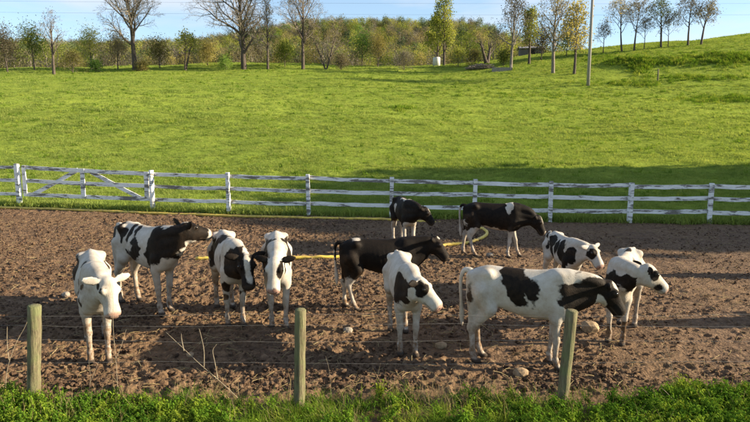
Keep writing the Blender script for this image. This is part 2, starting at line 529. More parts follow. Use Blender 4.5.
# ---------------------------------------------------------------- scattering of uncountable stuff (geometry nodes)
def scatter(name, P, S, proto, label, cat, seed=0, tilt=.25, RZ=None):
    rs = np.random.RandomState(seed)
    n = len(P)
    me = bpy.data.meshes.new(name)
    me.vertices.add(n)
    me.vertices.foreach_set('co', np.asarray(P, np.float32).ravel())
    a = me.attributes.new('scl', 'FLOAT', 'POINT')
    a.data.foreach_set('value', np.asarray(S, np.float32))
    r = np.stack([rs.normal(0, tilt, n), rs.normal(0, tilt, n), rs.uniform(0, 6.283, n) if RZ is None else RZ], 1).astype(np.float32)
    b = me.attributes.new('rot', 'FLOAT_VECTOR', 'POINT')
    b.data.foreach_set('vector', r.ravel())
    o = obj(name, me)
    ng = bpy.data.node_groups.new(name, 'GeometryNodeTree')
    ng.interface.new_socket('Geometry', in_out='INPUT', socket_type='NodeSocketGeometry')
    ng.interface.new_socket('Geometry', in_out='OUTPUT', socket_type='NodeSocketGeometry')
    gi, go = ng.nodes.new('NodeGroupInput'), ng.nodes.new('NodeGroupOutput')
    oi = ng.nodes.new('GeometryNodeObjectInfo')
    oi.inputs['Object'].default_value = proto
    if 'As Instance' in oi.inputs:
        oi.inputs['As Instance'].default_value = True
    ip = ng.nodes.new('GeometryNodeInstanceOnPoints')
    n1 = ng.nodes.new('GeometryNodeInputNamedAttribute')
    n1.data_type = 'FLOAT'
    n1.inputs['Name'].default_value = 'scl'
    n2 = ng.nodes.new('GeometryNodeInputNamedAttribute')
    n2.data_type = 'FLOAT_VECTOR'
    n2.inputs['Name'].default_value = 'rot'
    er = ng.nodes.new('FunctionNodeEulerToRotation')
    L = ng.links.new
    L(gi.outputs[0], ip.inputs['Points'])
    L(oi.outputs['Geometry'], ip.inputs['Instance'])
    L(n1.outputs['Attribute'], ip.inputs['Scale'])
    L(n2.outputs['Attribute'], er.inputs['Euler'])
    L(er.outputs['Rotation'], ip.inputs['Rotation'])
    L(ip.outputs['Instances'], go.inputs[0])
    md = o.modifiers.new('scatter', 'NODES')
    md.node_group = ng
    return tag(o, label, cat, None, 'stuff')
def blades(rng, n, rad, h, w, lean=.5, bend=.5):
    """a tuft: every blade three bent faces"""
    V, F = [], []
    for k in range(n):
        a, r = rng.uniform(0, 6.283), rad * math.sqrt(rng.rand())
        b = np.array([r * math.cos(a), r * math.sin(a), -.02])
        hh = h * rng.uniform(.55, 1.2)
        d = rng.uniform(0, 6.283)
        o = np.array([math.cos(d), math.sin(d), 0]) * hh * lean * rng.rand()
        s = np.array([-math.sin(d), math.cos(d), 0]) * w * .5
        m1 = b + o * .35 + np.array([0, 0, hh * .5])
        t = b + o * (1 + bend) + np.array([0, 0, hh * (1 - .25 * bend)])
        i = len(V)
        V += [b - s, b + s, m1 + s * .8, m1 - s * .8, t]
        F += [(i, i + 1, i + 2), (i, i + 2, i + 3), (i + 3, i + 2, i + 4)]
    return np.array(V), np.array(F)
def proto(name, V, F, mats, mi=None, sm=False):
    return bpy.data.objects.new(name, mesh(name, V, F, mats, sm, mi))
rg = np.random.RandomState(11)
tuft_protos = [proto('pasture_tuft', *blades(rg, 22, .16, .13, .014, .8, .6), [MAT['pasture_grass']]) for _ in range(3)]
far_tuft = proto('pasture_tuft', *blades(rg, 20, .26, .17, .035, .9, .5), [MAT['pasture_grass']])
def pasture_points(n, y0, y1, rs, power=1.0):
    y = y0 + (y1 - y0) * rs.rand(n) ** power
    x = rs.uniform(-1, 1, n) * (y * .72 + 3)
    keep = y > fence_y(x) + .05
    x, y = x[keep], y[keep]
    d = fbm(x * .55, y * .8 + 3, 3)
    k2 = rs.rand(len(x)) < np.clip(.90 + .4 * d, .5, 1)
    x, y, d = x[k2], y[k2], d[k2]
    return x, y, d
for k in range(3):
    rs = np.random.RandomState(20 + k)
    x, y, d = pasture_points(44000, 17.4, 52, rs, 1.25)
    z = terrain(x, y) + fbm(x * .9, y * .9, 4) * .09 * smooth((y - fence_y(x) - .4) / 1.0)
    s = (.80 + .5 * np.clip(d, -.3, .6)) * rs.uniform(.5, 1.3, len(x))
    edge = np.exp(-((y - fence_y(x) - .25) / .35) ** 2)
    scatter('pasture_grass', np.stack([x, y, z - .01], 1), s * (1 + .7 * edge), tuft_protos[k], 'short lush grass tufts of the pasture beyond the white fence', 'grass', k)
rs = np.random.RandomState(31)
x, y, d = pasture_points(190000, 42, 128, rs, .85)
z = terrain(x, y) + fbm(x * .9, y * .9, 4) * .09 * (1 - smooth((y - 110) / 20))
scatter('pasture_grass', np.stack([x, y, z - .02], 1), (.6 + .5 * np.clip(d, -.3, .6)) * rs.uniform(.4, 1.5, len(x)), far_tuft, 'grass covering the upper slope of the hill pasture', 'grass', 9)
rs = np.random.RandomState(34)
fleck = proto('dark_tuft', *blades(rg, 26, .22, .24, .03, .8, .5), [MAT['verge_grass']])
y = 22 + 98 * rs.rand(9000) ** 1.15
x = rs.uniform(-1, 1, 9000) * (y * .7 + 2)
kp = rs.rand(9000) < np.clip(.45 + 1.2 * fbm(x * .12, y * .3, 3), .08, 1)
x, y = x[kp], y[kp]
scatter('pasture_tussocks', np.stack([x, y, terrain(x, y) - .02], 1), rs.uniform(.4, 1.1, len(x)) * (.75 + y / 140), fleck, 'scattered darker tussocks flecking the pasture', 'grass', 8)
# rank darker grass on the old bank and along the ruts of the right-hand slope
rs = np.random.RandomState(35)
rank = proto('rank_tuft', *blades(rg, 30, .45, .42, .06, .7, .5), [MAT['verge_grass']])
PT, SC = [], []
for cx_, cy_, sx, sy, n_, sc_ in ((641, 65, 6, 4, 160, 1.2), (612, 61, 16, 2.5, 150, 1.0), (690, 61, 40, 3.0, 420, .9), (735, 58, 22, 3, 260, 1.0), (690, 78, 32, 1.6, 160, .8), (725, 100, 26, 2.2, 200, .8), (560, 96, 60, 2.0, 120, .6), (630, 84, 26, 1.5, 140, .8), (400, 109, 8, .8, 16, 1.0), (480, 88, 60, 3, 120, .6)):
    for _ in range(n_):
        p_ = on_terrain(cx_ + rs.normal(0, sx), max(cy_ + rs.normal(0, sy), 53), 125)
        PT.append(p_)
        SC.append(sc_ * rs.uniform(.5, 1.2))
scatter('rank_grass', np.array(PT), np.array(SC), rank, 'darker rank grass in streaks on the right-hand slope', 'grass', 6)
# grass fringe along the foot of the white fence
rs = np.random.RandomState(33)
x = rs.uniform(-19, 15, 5200)
y = fence_y(x) + np.abs(rs.normal(0, .28, len(x))) - .12
scatter('fence_grass', np.stack([x, y, np.full(len(x), -.02)], 1), rs.uniform(.8, 1.9, len(x)), tuft_protos[1], 'longer grass growing along the foot of the white fence', 'grass', 4)

# clods on the dirt
def lump(rng, sub=1, jag=.28, flat=.7):
    import bmesh
    bm = bmesh.new()
    bmesh.ops.create_icosphere(bm, subdivisions=sub, radius=1)
    V = np.array([v.co[:] for v in bm.verts])
    F = np.array([[v.index for v in f.verts] for f in bm.faces])
    bm.free()
    V = V * (1 + rng.uniform(-jag, jag, len(V)))[:, None]
    V[:, 2] *= flat
    V *= np.array([rng.uniform(.8, 1.3), rng.uniform(.7, 1.1), 1])
    return V, F
for k in range(3):
    rs = np.random.RandomState(40 + k)
    pr = proto('dirt_clod', *lump(rs, 1), [MAT['dirt_clod']], None, False)
    n = 21000
    y = 6.3 + 14.5 * rs.rand(n) ** 1.25
    x = rs.uniform(-1, 1, n) * (y * .66 + 1.5)
    keep = (y < fence_y(x) - .1) & (rs.rand(n) < np.where(x > 2.8, .55, 1) * np.clip(.65 + 1.0 * fbm(x * .8, y * .8, 2), .15, 1))
    x, y = x[keep], y[keep]
    s = np.exp(rs.normal(math.log(.0155), .5, len(x))) * np.where(x > 2.8, .75, 1)
    scatter('dirt_clods', np.stack([x, y, dirt_z(x, y) + s * .15], 1), np.clip(s, .005, .034), pr, 'crumbled clods of earth lying over the trampled lot', 'dirt clods', k, .4)
rs = np.random.RandomState(47)
V, F = tubes([[-.09, 0, 0], [0, .006, .008]], [[0, .006, .008], [.09, -.01, 0]], [.0035, .0035], [.0035, .003], 4)
pr = proto('straw_bit', V, F, [MAT['straw']])
n = 3000
y = 6.3 + 12 * rs.rand(n) ** 1.3
x = rs.uniform(-1, 1, n) * (y * .66 + 1)
scatter('straw_bits', np.stack([x, y, dirt_z(x, y) + .012], 1), rs.uniform(.4, 1.1, n), pr, 'bits of straw and dry stem trodden into the dirt', 'straw', 5, .25)

# ---------------------------------------------------------------- verge in front of the wire fence
rg = np.random.RandomState(61)
vt = [proto('verge_tuft', *blades(rg, 16, .07, .26, .009, .75, .7), [MAT['verge_grass']]) for _ in range(3)]
def weed(rng, stems, h, leaf):
    parts = []
    for s in range(stems):
        a = rng.uniform(0, 6.283)
        top = np.array([math.cos(a), math.sin(a), 0]) * h * rng.uniform(.15, .6) + np.array([0, 0, h * rng.uniform(.6, 1.1)])
        pts = np.array([t * top * np.array([t, t, 1]) for t in np.linspace(0, 1, 6)])
        v, f = polytube(pts, np.linspace(.004, .0015, 6), 4, False)
        parts.append((v, f, 0))
        m = 12
        t = rng.uniform(.2, 1, m)
        P = t[:, None] * top * np.stack([t, t, np.ones(m)], 1)
        out_ = rng.normal(size=(m, 3)) * np.array([1, 1, .35])
        out_ /= np.linalg.norm(out_, axis=1, keepdims=True)
        L = leaf * rng.uniform(.6, 1.3, m)[:, None]
        sd = np.cross(out_, [0, 0, 1.])
        sd /= np.linalg.norm(sd, axis=1, keepdims=True) + 1e-6
        mid_, tip = P + out_ * L * .5 + [0, 0, .012], P + out_ * L + np.array([0, 0, -.012])
        parts.append((np.stack([P, mid_ + sd * L * .17, tip, mid_ - sd * L * .17], 1).reshape(-1, 3), np.arange(m * 4).reshape(-1, 4), 0))
    return merge(parts)
wd = []
for k in range(3):
    V, F, M = weed(rg, 8, .22, .052)
    wd.append(proto('weed', V, F, [MAT['weed_leaf']]))
def verge_edge(x):
    # how far the green verge reaches into the lot
    return 5.98 + .09 * np.sin(x * 2.3) + .10 * np.sin(x * .9 + 1) + .07 * np.sin(x * 6.1) + .30 * smooth((x - 2.6) / 1.6) + .20 * smooth((-2.6 - x) / 1.5)
for k in range(3):
    rs = np.random.RandomState(70 + k)
    n = 2500
    x = rs.uniform(-7.5, 7.5, n)
    y = 4.2 + (verge_edge(x) - 4.2) * rs.rand(n) ** .75 + rs.normal(0, .12, n)
    kp = (fbm(x * 1.7, y * 2.4, 3) > -.12) | (rs.rand(n) < .25)
    x, y = x[kp], y[kp]
    n = len(x)
    s = rs.uniform(.3, .85, n)
    scatter('verge_grass', np.stack([x, y, np.full(n, -.04)], 1), s, vt[k], 'long green grass growing along the near fence line', 'grass', k, .2)
    n = 620
    x = np.concatenate([rs.uniform(-7, 7, 130), rs.normal(-3.3, .75, 210), rs.normal(3.45, .65, 280)])
    y = 4.4 + (verge_edge(x) - 4.4) * rs.rand(n) ** .7
    s = rs.uniform(.5, 1.0, n)
    scatter('verge_weeds', np.stack([x, y, np.full(n, -.02)], 1), s, wd[k], 'leafy green weeds crowding the near fence line', 'weeds', k, .2)
rs = np.random.RandomState(77)
ds = proto('dry_tuft', *blades(rs, 5, .06, .42, .004, .6, .6), [MAT['straw']])
x = rs.uniform(-6, 6, 420)
y = verge_edge(x) + rs.normal(-.15, .22, 420)
scatter('dry_grass', np.stack([x, y, np.full(420, -.03)], 1), rs.uniform(.4, 1.0, 420), ds, 'dry straw coloured grass blades among the green verge', 'grass', 3, .25)

# ---------------------------------------------------------------- near wire fence: three round posts, strands and stays
FY = float(on_flat(300, 404)[1])
wf = empty('wire_fence', (0, FY, 0), 0, 'low wire fence on three weathered round posts along the near verge', 'fence')
def round_post(top_px, base_px, rad, mat, seed):
    rs = np.random.RandomState(seed)
    b = on_flat(*base_px)
    t = at_depth(top_px[0], top_px[1], b[1])
    pts = np.array([b + (t - b) * u for u in np.linspace(-.25, 1, 12)])
    pts[1:-1, :2] += rs.normal(0, .003, (10, 2))
    v, f = polytube(pts, rad * (1 + rs.normal(0, .02, 12)), 14, False)
    nb = len(v)
    ring = v[-14:]
    cen = ring.mean(0)
    v = np.vstack([v, cen + (ring - cen) * .86 + np.array([0, 0, .010]), cen + np.array([0, 0, .012])])
    i = np.arange(14)
    f = f + [np.stack([nb - 14 + i, nb - 14 + (i + 1) % 14, nb + (i + 1) % 14, nb + i], 1), np.stack([nb + i, nb + (i + 1) % 14, np.full(14, nb + 14)], 1)]
    return v - np.array([0, FY, 0]), f
for k, (tp, bp, rad) in enumerate((((34.5, 306), (33.5, 401), .066), ((300.5, 310), (299, 407), .058), ((572, 311), (562, 403), .060))):
    v, f = round_post(tp, bp, rad, 'post_wood', k)
    p = obj('post', mesh('post', v, f, [MAT['post_wood']], True), wf)
    tag(p, ['upright post with sunlit straw coloured side', 'upright grey green post in the middle', 'mossy post leaning to the right'][k])
heights = [.94, .83, .66, .42]
rs = np.random.RandomState(5)
xs = np.arange(-7.2, 7.3, .45)
for h in heights:
    pts = np.stack([xs, .08 + rs.normal(0, .006, len(xs)), h + .012 * np.sin(xs * 1.1 + h * 9) + rs.normal(0, .004, len(xs))], 1)
    v, f = polytube(pts, .0011, 4)
    obj('wire_strand', mesh('wire_strand', v, f, [MAT['galvanised_wire']], True), wf)

# ---------------------------------------------------------------- white board fence and gate
def board(p0, p1, hgt, thick, rs, seg=6, warp=.012):
    """a warped sawn plank between two points (local x along, y thickness, z height)"""
    p0, p1 = np.array(p0, float), np.array(p1, float)
    d = p1 - p0
    d /= np.linalg.norm(d)
    side = np.cross(d, [0, 0, 1.])
    side /= np.linalg.norm(side)
    up = np.cross(side, d)
    V = []
    for k, u in enumerate(np.linspace(0, 1, seg + 1)):
        c = p0 + (p1 - p0) * u + up * (rs.normal(0, warp * .4) - warp * math.sin(u * math.pi)) + side * rs.normal(0, .004)
        hh = hgt * (1 + rs.normal(0, .05)) / 2
        for a, b in ((-1, -1), (1, -1), (1, 1), (-1, 1)):
            V.append(c + side * a * thick / 2 + up * b * hh)
    V = np.array(V)
    i = np.arange(4)
    q = np.stack([i, (i + 1) % 4, (i + 1) % 4 + 4, i + 4], 1)
    F = [(q[None] + (np.arange(seg) * 4)[:, None, None]).reshape(-1, 4), np.array([[3, 2, 1, 0], [seg * 4, seg * 4 + 1, seg * 4 + 2, seg * 4 + 3]])]
    return V, F
bf = empty('board_fence', (0, 19, 0), 0, 'long white three-rail board fence with peeling paint between lot and pasture', 'fence')
off = np.array([0, 19, 0])
posts_px = [(-64, 203), (20, 206), (153, 211), (229, 213.5), (309, 216), (391, 217.5), (474, 219.5), (550, 221.5), (629, 223), (709, 223.5), (792, 224.5)]
post_xy = [on_flat(*p)[:2] for p in posts_px]
post_h = [1.50, 1.50, 1.36, 1.33, 1.31, 1.25, 1.22, 1.20, 1.18, 1.17, 1.15]
rail_f = (.93, .615, .285)
rs = np.random.RandomState(8)
for k, (p, h) in enumerate(zip(post_xy, post_h)):
    tall = h + .03
    if k == 2:        # round gate post
        v, f = polytube([[p[0], p[1], -.3], [p[0], p[1], .6], [p[0] + .01, p[1], tall]], [.085, .083, .08], 12)
    else:
        v, f = board([p[0], p[1], -.3], [p[0] + rs.normal(0, .015), p[1] + .001, tall], .115 if k != 1 else .16, .115, rs, 5, .002)
    obj('post', mesh('post', v - off, f, [MAT['peeling_white_paint']], k == 2), bf)
for k in range(len(post_xy) - 1):
    if k == 1:
        continue
    a, b = post_xy[k], post_xy[k + 1]
    for q, fr in enumerate(rail_f):
        za, zb = post_h[k] * fr + rs.normal(0, .012), post_h[k + 1] * fr + rs.normal(0, .012)
        e = .004 * (k % 2)
        v, f = board([a[0] - .0, a[1] + .085 + e, za], [b[0] + .0, b[1] + .085 + e, zb], .120, .028, rs, 7, .014)
        obj('rail', mesh('rail', v - off, f, [MAT['peeling_white_paint']]), bf)
ga, gb = np.array([*post_xy[1], 0]), np.array([*post_xy[2], 0])
gate = empty('board_gate', tuple((ga + gb) / 2), 0, 'white board gate with two sloping braces beside the round gate post', 'gate')
goff = (ga + gb) / 2
gd = (gb - ga) / np.linalg.norm(gb - ga)
gl = float(np.linalg.norm(gb - ga))
gn = np.array([-gd[1], gd[0], 0])
def gp(u, z, o=.09):
    return ga + gd * u + gn * o + np.array([0, 0, z])
for z0, z1 in ((1.40, 1.26), (.92, .84), (.42, .40)):
    v, f = board(gp(.16, z0), gp(gl - .10, z1), .135, .026, rs, 12, .012)
    obj('rail', mesh('rail', v - goff, f, [MAT['peeling_white_paint']]), gate)
for u, w in ((.22, .16), (gl * .49, .17), (gl - .24, .17)):
    v, f = board(gp(u, .36, .055), gp(u + .01, 1.46 - .14 * u / gl, .055), w, .026, rs, 4, .003)
    obj('upright', mesh('upright', v - goff, f, [MAT['peeling_white_paint']]), gate)
for u0, z0, u1, z1 in ((.45, .40, gl * .49 - .2, 1.34), (gl * .49 + .22, 1.32, gl - .55, .42)):
    v, f = board(gp(u0, z0, .124), gp(u1, z1, .124), .14, .026, rs, 7, .006)
    obj('brace', mesh('brace', v - goff, f, [MAT['peeling_white_paint']]), gate)

# ---------------------------------------------------------------- yellow pipes
def pipe(name, px, rad, label, z=None):
    pts = []
    for p in px:
        q = on_flat(*p)
        pts.append([q[0], q[1], rad * .75])
    pts[-1][2] = -rad * 1.5
    pts = catmull(pts, 10)
    pts[:, 2] += np.random.RandomState(4).normal(0, .006, len(pts))
    v, f = polytube(pts, rad, 10)
    c = pts.mean(0)
    c[2] = 0
    return tag(obj(name, mesh(name, v - c, f, [MAT['yellow_plastic']], True), None, tuple(c)), label, 'pipe')
pipe('yellow_pipe', [(-70, 206), (0, 208.3), (70, 210.6), (150, 214), (230, 216.8), (300, 218.6), (380, 220.3), (450, 221.5)], .042,
     'straight yellow pipe lying along the foot of the white fence')
pipe('yellow_hose', [(196, 260), (230, 259.5), (262, 259.5), (300, 259), (335, 258.5), (380, 255), (420, 250), (449, 246), (467, 244), (481, 239.5), (487, 234.5), (483, 230), (472, 227.5), (462, 228)], .042,
     'curled yellow hose on the dirt running behind the black cow')

# ---------------------------------------------------------------- trees
def grow(rng, H, r0, form='vase', kids=(9, 5, 4, 3), base=.25, ang=42, lean=(0, 0), droop=0.0, stems=1):
    """limb skeleton: returns per-level segment lists and twig tips"""
    segs = {0: [], 1: [], 2: [], 3: [], 4: []}
    tips = []
    def limb(level, p, d, L, r):
        n = (7, 5, 4, 3, 2)[level]
        pts, rr = [p], [r]
        for k in range(n):
            d = d + rng.normal(0, (.025, .10, .15, .2, .22)[level], 3) + np.array([0, 0, (.03, .10, .06, .02, 0)[level] - droop * (level > 0)])
            d /= np.linalg.norm(d)
            pts.append(pts[-1] + d * L / n)
            rr.append(max(r * (1 - .82 * (k + 1) / n), .010))
        for k in range(n):
            segs[level].append((pts[k], pts[k + 1], rr[k], rr[k + 1]))
        if level >= len(kids):
            tips.append(pts[-1])
            tips.append(pts[-2])
            return
        m = kids[level]
        g = rng.uniform(0, 6.283)
        for k in range(m):
            u = (base if level == 0 else .25) + (1 - (base if level == 0 else .25)) * (k + rng.rand() * .8) / m
            u = min(u, .98)
            i = min(int(u * n), n - 1)
            q = pts[i] + (pts[i + 1] - pts[i]) * (u * n - i)
            dd = pts[i + 1] - pts[i]
            dd /= np.linalg.norm(dd)
            g += 2.4 + rng.normal(0, .4)
            a = R(ang + rng.normal(0, 9)) * (1.15 - .35 * u if level == 0 else 1)
            ref = np.array([1., 0, 0]) if abs(dd[2]) > .7 else np.array([0, 0, 1.])
            e1 = np.cross(dd, ref)
            e1 /= np.linalg.norm(e1)
            e2 = np.cross(dd, e1)
            nd = dd * math.cos(a) + (e1 * math.cos(g) + e2 * math.sin(g)) * math.sin(a)
            if level == 0:
                LL = H * {'vase': .50, 'round': .40, 'tall': .26, 'spread': .52, 'airy': .55, 'oval': .36, 'broad': .40}[form] * ((1.15 - .75 * u) if form not in ('oval', 'broad') else (.55 + .75 * math.sin(math.pi * min((u - base) / (1 - base) * .62 + .22, 1)))) * rng.uniform(.8, 1.15)
            else:
                LL = L * (.62, .58, .55, .5)[level] * (1.15 - .55 * u) * rng.uniform(.7, 1.2)
            ri = rr[i] * (.55, .6, .6, .6)[level]
            limb(level + 1, q, nd, LL, max(ri, .012))
    for s in range(stems):
        a = rng.uniform(0, 6.283)
        tl = .0 if stems == 1 else .34
        d0 = np.array([lean[0] + tl * math.cos(a + s * 6.283 / stems), lean[1] + tl * math.sin(a + s * 6.283 / stems), 1.])
        limb(0, np.array([0, 0, -.3]), d0 / np.linalg.norm(d0), H * (.93 if form != 'spread' else .8), r0 if stems == 1 else r0 * .7)
    return segs, np.array(tips)
def seg_mesh(S, n):
    a = [np.array([s[k] for s in S]) for k in range(4)]
    return tubes(a[0], a[1], a[2], a[3], n)
def tree(name, loc, H, r0, label, seed, leaf=None, leaf_n=0, leaf_s=.2, bark='bark', twig='twig', group=None, cat='tree', rz=None, clump=.35, **kw):
    rng = np.random.RandomState(seed)
    segs, tips = grow(rng, H, r0, **kw)
    root = empty(name, tuple(loc), 0, label, cat, group)
    S = segs[0] + segs[1]
    v, f = seg_mesh(S, 6)
    obj('trunk', mesh('trunk', v, f, [MAT[bark]], True), root)
    parts = []
    if segs[2]:
        parts.append((*seg_mesh(segs[2], 4), 0))
    fine_ = segs[3] + segs[4]
    if fine_:
        parts.append((*seg_mesh(fine_, 3), 0))
    if leaf_n:
        P = tips[rng.randint(0, len(tips), leaf_n)] + rng.normal(0, clump, (leaf_n, 3))
        parts.append((*quads_random(rng, P, leaf_s), 1))
    V, F, M = merge(parts)
    obj('crown', mesh('crown', V, F, [MAT[twig], MAT[leaf or 'leaf_bud']], False, M), root)
    return root
def tree_px(name, px, py, top, *a, **k):
    """a tree standing on the slope where the photo shows its foot; its height from the photo's crown top"""
    p = on_terrain(px, py)
    H = (py - top) * p[1] / FPX * 1.02
    return tree(name, p, H, *a, **k)
BARE = 'bare spring trees along the crest'
tree_px('bare_tree', 135, 70.5, -14, .42, 'tall wide bare tree, leftmost of the big ones on the crest', 101, 'leaf_bud', 900, .16, 'bark', 'twig', BARE, form='oval', kids=(20, 9, 7, 5), base=.30, ang=36)
tree_px('bare_tree', 244, 69.5, -16, .50, 'largest bare tree on the crest, limbs spreading low to both sides', 102, 'leaf_bud', 800, .16, 'bark', 'twig', BARE, form='broad', kids=(22, 9, 7, 5), base=.18, ang=46)
tree_px('slim_tree', 268, 69.5, 2, .22, 'slim tall bare tree just right of the largest bare tree', 103, 'leaf_bud', 500, .18, 'bark', 'twig', BARE, form='tall', kids=(16, 7, 6, 4), base=.3, ang=34)
tree_px('bare_tree', 303, 69.5, -4, .34, 'tall bare tree with a narrow rounded crown and thick dark trunk', 104, 'leaf_bud', 900, .18, 'bark', 'twig', BARE, form='oval', kids=(18, 8, 6, 5), base=.34, ang=40)
tree_px('bare_tree', 326, 69.5, 22, .24, 'smaller forked tree right of the tall narrow bare tree', 105, 'leaf_tan', 900, .25, 'bark', 'twig', BARE, form='round', kids=(7, 5, 4, 3), base=.2, ang=38, stems=2)
tree_px('bare_tree', 54, 74.5, 20, .24, 'thin bare tree standing in front of the left wood', 106, 'leaf_tan', 240, .16, 'bark', 'twig', BARE, form='vase', kids=(10, 5, 4, 3), base=.35, ang=38)
tree_px('forked_tree', 185, 70.5, 36, .26, 'low tree forked into a wide V on the crest', 107, 'leaf_olive', 900, .28, 'bark', 'twig', BARE, form='vase', kids=(6, 5, 4, 3), base=.4, ang=40, stems=2)
tree_px('leafing_tree', 444, 66, 1, .26, 'leafing tree with airy top beside the white tank', 108, 'leaf_olive', 2800, .30, 'bark', 'twig', None, form='tall', kids=(13, 5, 4, 3), base=.2, ang=42)
tree_px('leafing_tree', 437, 66, 22, .22, 'dark leafy tree crowding left of the airy leafing tree', 109, 'leaf_olive', 3200, .34, 'bark', 'twig', None, form='round', kids=(9, 5, 4), base=.2, ang=45)
tree_px('dead_snag', 487, 63.5, 34, .62, 'dark broken snag with one twisted limb', 110, 'leaf_tan', 30, .2, 'bark', 'bark', None, form='spread', kids=(4, 3, 2), base=.35, ang=38, stems=2)
tree_px('bare_tree', 511, 68.5, 8, .26, 'bare tree with grey trunk beside the concrete trough', 111, 'leaf_tan', 1500, .22, 'bark_pale', 'twig', BARE, form='airy', kids=(13, 6, 5, 3), base=.28, ang=46)
tree_px('leafing_tree', 529, 64, 12, .24, 'olive leafed tree in front of the low dark shed', 112, 'leaf_olive', 2600, .28, 'bark', 'twig', None, form='tall', kids=(11, 5, 4, 3), base=.3, ang=42)
tree_px('bare_tree', 553, 73.5, -4, .28, 'tall pale budding tree left of the utility pole', 113, 'leaf_bud', 2200, .20, 'bark_pale', 'twig', BARE, form='round', kids=(15, 6, 5, 3), base=.28, ang=46)
tree_px('leafing_tree', 574, 74.5, 12, .22, 'ochre leafed tree immediately left of the utility pole', 114, 'leaf_yellow', 2300, .26, 'bark', 'twig', None, form='round', kids=(13, 6, 5, 3), base=.28, ang=46)
HT = 'small airy trees on the right skyline'
for k, (px, py, top, lab, leaf, ln, lean, r0) in enumerate((
        (603, 53.5, 27, 'smallest skyline tree just right of the utility pole', 'leaf_tan', 260, 0, .10),
        (622, 51.5, 7, 'skyline tree with dark trunk leaning left, second from the utility pole', 'leaf_bud', 620, -.14, .17),
        (634, 50.5, 5, 'upright skyline tree, third from the utility pole', 'leaf_tan', 560, 0, .17),
        (644, 49.5, 22, 'thin low skyline tree between two taller ones', 'leaf_tan', 220, 0, .09),
        (661, 47.5, 6, 'skyline tree with green leafy top and leaning dark trunk', 'leaf_olive', 900, -.12, .20),
        (668, 47, 18, 'thin skyline sapling right of the leaning trunk', 'leaf_tan', 220, 0, .09),
        (688, 45.5, 3, 'tall skyline tree, second from the right end of the row', 'leaf_tan', 760, -.03, .19),
        (701, 44.5, 7, 'broad skyline tree at the right end of the row', 'leaf_tan', 900, .06, .20))):
    tree_px('skyline_tree', px, py, top, r0, lab, 130 + k, leaf, int(ln * 1.7), .20, 'bark', 'twig', HT, form='airy', kids=(10, 6, 5, 3), base=.42, ang=46, lean=(lean, 0))
# leafy trees and shrubs at the edge of the wood
SH = 'leafy trees and shrubs at the wood edge'
edge = [(8, 76, 34, 'leaf_tan', 'tan leafed tree at the left edge of the picture', 'edge_tree'),
        (35, 74, 32, 'leaf_olive', 'rounded olive tree left of the thin bare tree', 'edge_tree'),
        (73, 73.5, 51, 'leaf_yellow', 'yellow green shrub right of the thin bare tree', 'shrub'),
        (97, 72.5, 62, 'leaf_green', 'low bright green bush on the left crest', 'shrub'),
        (92, 73, 36, 'leaf_olive', 'pale olive tree behind the low bright green bush', 'edge_tree'),
        (118, 72, 38, 'leaf_tan', 'tan tree behind the leftmost big bare tree', 'edge_tree'),
        (142, 71, 63, 'leaf_yellow', 'small yellow bush at the foot of the leftmost big bare tree', 'shrub'),
        (160, 72, 45, 'leaf_yellow', 'yellowish tree right of the leftmost big bare tree', 'edge_tree'),
        (208, 71, 47, 'leaf_yellow', 'yellowish tree between forked and largest bare trees', 'edge_tree'),
        (226, 71, 58, 'leaf_green', 'green bush left of the largest bare tree', 'shrub'),
        (285, 71, 47, 'leaf_olive', 'olive tree between the slim and narrow bare trees', 'edge_tree'),
        (341, 70, 56, 'leaf_tan', 'grey tan shrub right of the smaller forked tree', 'shrub'),
        (362, 69, 38, 'leaf_green', 'lone yellow green tree with small round crown', 'edge_tree'),
        (378, 70, 41, 'leaf_yellow', 'yellow tree right behind the lone green tree', 'edge_tree'),
        (404, 70, 52, 'leaf_grey', 'grey leafless thicket left of the white tank', 'shrub'),
        (458, 66.5, 49, 'leaf_olive', 'olive shrub between airy tree and golden bush', 'shrub'),
        (475, 66, 51, 'leaf_yellow', 'golden yellow round bush left of the dark snag', 'shrub'),
        (504, 66, 53, 'leaf_olive', 'small olive bush right of the dark snag', 'shrub'),
        (541, 66, 34, 'leaf_tan', 'tan tree behind the pale budding tree', 'edge_tree'),
        (566, 62, 36, 'leaf_olive', 'olive tree behind the ochre tree', 'edge_tree')]
for k, (px, py, top, leaf, lab, nm) in enumerate(edge):
    p = on_terrain(px, min(py, 76))
    if py - top > 16 and nm == 'edge_tree':
        p = p + np.array([p[0] / p[1] * 7, 7, 0])
        p[2] = float(terrain(p[0], p[1]))
    H = (py - top) * p[1] / FPX + (CAM_H + (125 - py) * p[1] / FPX - p[2])
    H = max(H, 1.6)
    bush = nm == 'shrub'
    tree(nm, p, H, .05 + .012 * H, lab, 160 + k, leaf, 2400 if bush else 3200, .15 if bush else .19, 'bark', 'twig', SH, 'shrub' if bush else 'tree',
         form='spread' if bush else 'round', kids=(9, 5, 4) if bush else (10, 5, 4), base=.05 if bush else .25, ang=52 if bush else 45, clump=.35 if bush else .75)
